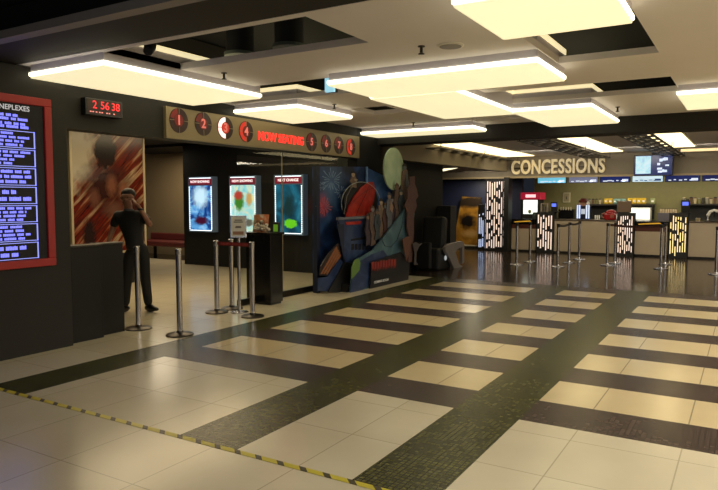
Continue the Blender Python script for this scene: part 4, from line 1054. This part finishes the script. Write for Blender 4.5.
cove(-3.3, -2.78, 12.7, 17.4, 'cove light between the middle and the right ceiling lattice')
lattice(-1.95, -1.45, 11.8, 18.1, 2.58, 'dark pierced ceiling lattice above the hanging television')
cove(-1.75, -1.12, 12.5, 16.6, 'cove light right of the lattice above the television')
t = tag(MB().box(-1.5, 3, 17.7, 17.78, 2.66, 2.72).build('light_strip', mat('warm_strip', (240, 214, 160), .4, emit=.9), origin=(0, 17.7, 2.66)), 'thin warm light strip at the back of the concession ceiling', 'light')

# ------------------------------------------------------------------ concession stanchions and belts
G2 = 'dark queue stanchions before the concession counter'
s1 = stanchion((-3.615, 14.555, 0), 'nearest of the three belted stanchions left of the counter middle', G2, belt=1)
for loc, l in (((-3.617, 15.613, 0), 'middle of the three belted stanchions before the drink dispenser'), ((-3.616, 16.656, 0), 'farthest of the three belted stanchions before the drink dispenser'),
               ((-4.553, 14.581, 0), 'dark stanchion before the left snack cabinet, nearer one'), ((-4.495, 15.427, 0), 'dark stanchion before the left snack cabinet, farther one'),
               ((-2.743, 15.491, 0), 'stanchion at the left end of the belt before the taupe monitor'), ((-2.671, 16.046, 0), 'stanchion close behind the left belt end, before the taupe monitor'),
               ((-1.606, 15.286, 0), 'nearer stanchion before the rightmost glowing pillar'), ((-1.638, 16.424, 0), 'farther stanchion before the rightmost glowing pillar'), ((-.537, 14.733, 0), 'lone stanchion at the right edge of the photo')):
    dup(s1, loc, l)
BB = mat('black_belt', (30, 26, 24), .6)
def belt(a, b_, label, m=BB):
    a, b_ = Vector(a), Vector(b_); d = (b_ - a).normalized(); a += d * .05; b_ -= d * .05
    mb = MB(); n = 8
    q = [a.lerp(b_, k / n) + Vector((0, 0, .92 - .025 * math.sin(PI * k / n))) for k in range(n + 1)]
    s = d.cross(Vector((0, 0, 1))) * .003
    for p, r in zip(q, q[1:]):
        vs = [p - s, r - s, r + s, p + s]
        mb.prism([v - Vector((0, 0, .025)) for v in vs], (0, 0, .05))
    tag(mb.build('belt', m, origin=(a + b_) / 2 + Vector((0, 0, .9))), label, 'belt', 'retractable belts before the counter')
belt((-3.615, 14.555, 0), (-3.617, 15.613, 0), 'nearer black belt before the drink dispenser')
belt((-3.617, 15.613, 0), (-3.616, 16.656, 0), 'farther black belt before the drink dispenser')
belt((-2.743, 15.491, 0), (-1.606, 15.286, 0), 'dark red belt crossing before the glowing pillar under the taupe monitor', mat('maroon_belt', (60, 20, 14), .6))

# ------------------------------------------------------------------ the person
SKIN = mat('skin', (140, 96, 74), .5, vary=.05)
SHIRT = mat('black_shirt', (9, 9, 11), .8, vary=.15)
TROU = mat('black_trousers', (10, 10, 11), .8, vary=.15)
HAIR = mat('dark_hair', (20, 17, 16), .6, vary=.2)
ROOT = Vector((-6.90, 5.86, 0))
pr = thing('person', 'person in black polo and trousers, one hand raised to the head, behind the barrier', 'person', ROOT)
uu = RT.copy(); uu.z = 0; uu.normalize(); vv = Vector((uu.y, -uu.x, 0))      # image right, and towards the camera
def Q(u, z, v=0): return ROOT + uu * u + vv * v + Vector((0, 0, z))
J = dict(pel=Q(-.07, .87), waist=Q(-.10, 1.0), chest=Q(-.14, 1.18, .01), neck0=Q(-.155, 1.335), neck1=Q(-.16, 1.40, .01), jaw=Q(-.165, 1.455, .035), head=Q(-.17, 1.53, .01), crown=Q(-.17, 1.585, -.005),
         shL=Q(.02, 1.285), elL=Q(.155, 1.15, .07), wrL=Q(.05, 1.37, .16), paL=Q(-.01, 1.445, .14),
         shR=Q(-.31, 1.285), elR=Q(-.385, 1.06, .02), wrR=Q(-.40, .88, .14), paR=Q(-.40, .80, .18),
         hiL=Q(.02, .83), knL=Q(.05, .46, .03), anL=Q(.08, .09), hiR=Q(-.15, .83), knR=Q(-.19, .46, .04), anR=Q(-.22, .09, .05))
r = dict(pel=(.105, .075), waist=(.12, .09), chest=(.155, .11), neck0=.06, neck1=.05, jaw=.062, head=.085, crown=.06, shL=.055, elL=.038, wrL=.027, paL=(.036, .018), shR=.055, elR=.038, wrR=.027, paR=(.036, .018), hiL=.06, knL=.045, anL=.035, hiR=.06, knR=.045, anR=.04)
def N(k, g=0):
    q = r[k]; q = (q[0] + g, q[1] + g) if isinstance(q, tuple) else q + g
    return (k, J[k], q)
chains = [[N('pel'), N('waist'), N('chest'), N('neck0'), N('neck1'), N('jaw'), N('head'), N('crown')], ['chest', N('shL'), N('elL'), N('wrL'), N('paL')], ['chest', N('shR'), N('elR'), N('wrR'), N('paR')], ['pel', N('hiL'), N('knL'), N('anL')], ['pel', N('hiR'), N('knR'), N('anR')],
          ['jaw', ('nose', Q(-.167, 1.50, .105), .014)], ['head', ('earL', Q(-.082, 1.515, 0), .018)], ['head', ('earR', Q(-.258, 1.515, 0), .018)]]
# fingers: unequal, bent, thumb off the side
for s, pa, di, sd in (('L', J['paL'], (Q(-.075, 1.515, .10) - J['paL']).normalized(), vv), ('R', J['paR'], Vector((0, 0, -1)), uu)):
    for k, ln in enumerate((.062, .072, .068, .052)):
        o = sd * ((k - 1.5) * .018)
        p0 = pa + o; p1 = pa + o + di * (.03 + ln * .5); p2 = p1 + (di * .8 + (uu * -.35 if s == 'L' else vv * .5)).normalized() * ln * .55
        chains.append([('f%s%d0' % (s, k), p0, .009), ('f%s%d1' % (s, k), p1, .009), ('f%s%d2' % (s, k), p2, .007)])
    p1 = pa + sd * .045 + di * .01; chains.append([('t%s0' % s, pa - di * .02 + sd * .01, .011), ('t%s1' % s, p1, .010), ('t%s2' % s, p1 + di * .04 + sd * .008, .008)])
skin('body', chains, SKIN, pr, 1)
skin('shirt', [[('hem', Q(-.07, .82), (.175, .135)), ('pel2', Q(-.085, .91), (.17, .132)), N('waist', .025), N('chest', .018), ('nk', Q(-.155, 1.345), .075)], ['chest', N('shL', .022), ('slL', J['shL'].lerp(J['elL'], .72), .062)], ['chest', N('shR', .022), ('slR', J['shR'].lerp(J['elR'], .72), .062)]], SHIRT, pr, 1)
skin('trousers', [[('wb', Q(-.085, .93), (.152, .115)), ('pel', J['pel'], (.15, .112)), N('hiL', .037), N('knL', .031), ('cuL', Q(.08, .07), .062)], ['pel', N('hiR', .037), N('knR', .031), ('cuR', Q(-.22, .07, .05), .062)]], TROU, pr, 1)
MB().ball(Q(-.17, 1.572, -.04), .094, (1, 1, .82), 18).build('hair', HAIR, pr)
MB().lathe(Q(-.157, 1.355, .005), [(.07, -.012), (.062, .018), (.055, .02)], 16).build('collar', mat('grey_collar', (82, 84, 90), .7), pr, smooth=True)
for sgn in (-1, 1): MB().ball(Q(-.168 + sgn * .032, 1.525, .088), .007).build('eye', BLACK, pr)
for a in ('anL', 'anR'):
    c = J[a]; sh = MB(); d = (vv * .55 + uu * (.83 if a == 'anL' else -.3)).normalized(); sdv = Vector((-d.y, d.x, 0))
    sh.ball((0, 0, 0), 1, (1, 1, 1), 14)
    for v in sh.bm.verts:
        p = v.co.copy(); v.co = Vector((c.x, c.y, .05)) + d * (p.x * .135 + .055) + sdv * (p.y * .048) + Vector((0, 0, max(p.z * .055, -.046) * (1.0 if p.x < .1 else .7)))
    sh.build('shoe', mat('black_shoe', (14, 13, 13), .3), pr)
MB().lathe(J['wrL'] + Vector((0, 0, -.012)), [(.036, 0), (.036, .024)], 14).build('wrist_watch', BLACK, pr)

# ------------------------------------------------------------------ lighting and render look
def area(name, loc, size, power, col, rot=(0, 0, 0), sy=None):
    d = bpy.data.lights.new(name, 'AREA'); d.energy = power; d.color = col; d.shape = 'RECTANGLE'; d.size = size; d.size_y = sy or size
    o = bpy.data.objects.new(name, d); o.location = loc; o.rotation_euler = rot; COL.objects.link(o); return o
area('mall_fill', (-1.0, -3.5, 2.9), 6, 48, (.90, .95, 1.0), (math.radians(55), 0, 0), 1.6)  # added area light behind the camera, for cool mall light on the near floor
for x, y in ((2.4, 2.5), (2.4, 5.5), (2.4, 8.5), (2.4, 11.0)): area('right_fill', (x, y, 2.6), 1.8, 150, (1, .945, .82))  # unseen area lights added at the right to brighten floor and ceiling
area('entrance_fill', (-8.0, 7.6, 2.70), 1.6, 80, (1, .77, .45), sy=4)  # added area light standing for hidden lamps behind the lintel
area('recess_fill', (-12.4, 11.0, 2.66), 1.2, 40, (1, .84, .6))  # added area light that brightens the beige recess wall
area('counter_fill', (-2.0, 19.5, 2.17), 5.5, 80, (1, .90, .70), (math.radians(22), 0, 0), .5)  # added strip that brightens counter and wall shelves
area('queue_fill', (1.6, 15.0, 2.6), 1.6, 120, (1, .88, .68))  # unseen area light added off to the right to brighten the counter front
area('sign_fill', (-3.0, 16.2, 2.66), 5.0, 60, (1, .90, .70), (math.radians(38), 0, 0), .3)  # added strip aimed at the soffit to brighten the letters
area('sign_fill_end', (-6.6, 17.4, 2.2), .8, 6, (1, .88, .66), (math.radians(60), 0, 0), .2)  # small added area light at the left end of the soffit
area('alcove_lamp', (-7.2, 18.6, 2.1), .5, 22, (1, .88, .66))
w = bpy.data.worlds.new('world'); S.world = w; w.use_nodes = True
w.node_tree.nodes['Background'].inputs['Color'].default_value = (.62, .72, 1, 1)
w.node_tree.nodes['Background'].inputs['Strength'].default_value = .02
S.view_settings.view_transform = 'Standard'
S.view_settings.look = 'None'
S.view_settings.gamma = 1
S.view_settings.exposure = 0
S.view_settings.use_curve_mapping = False
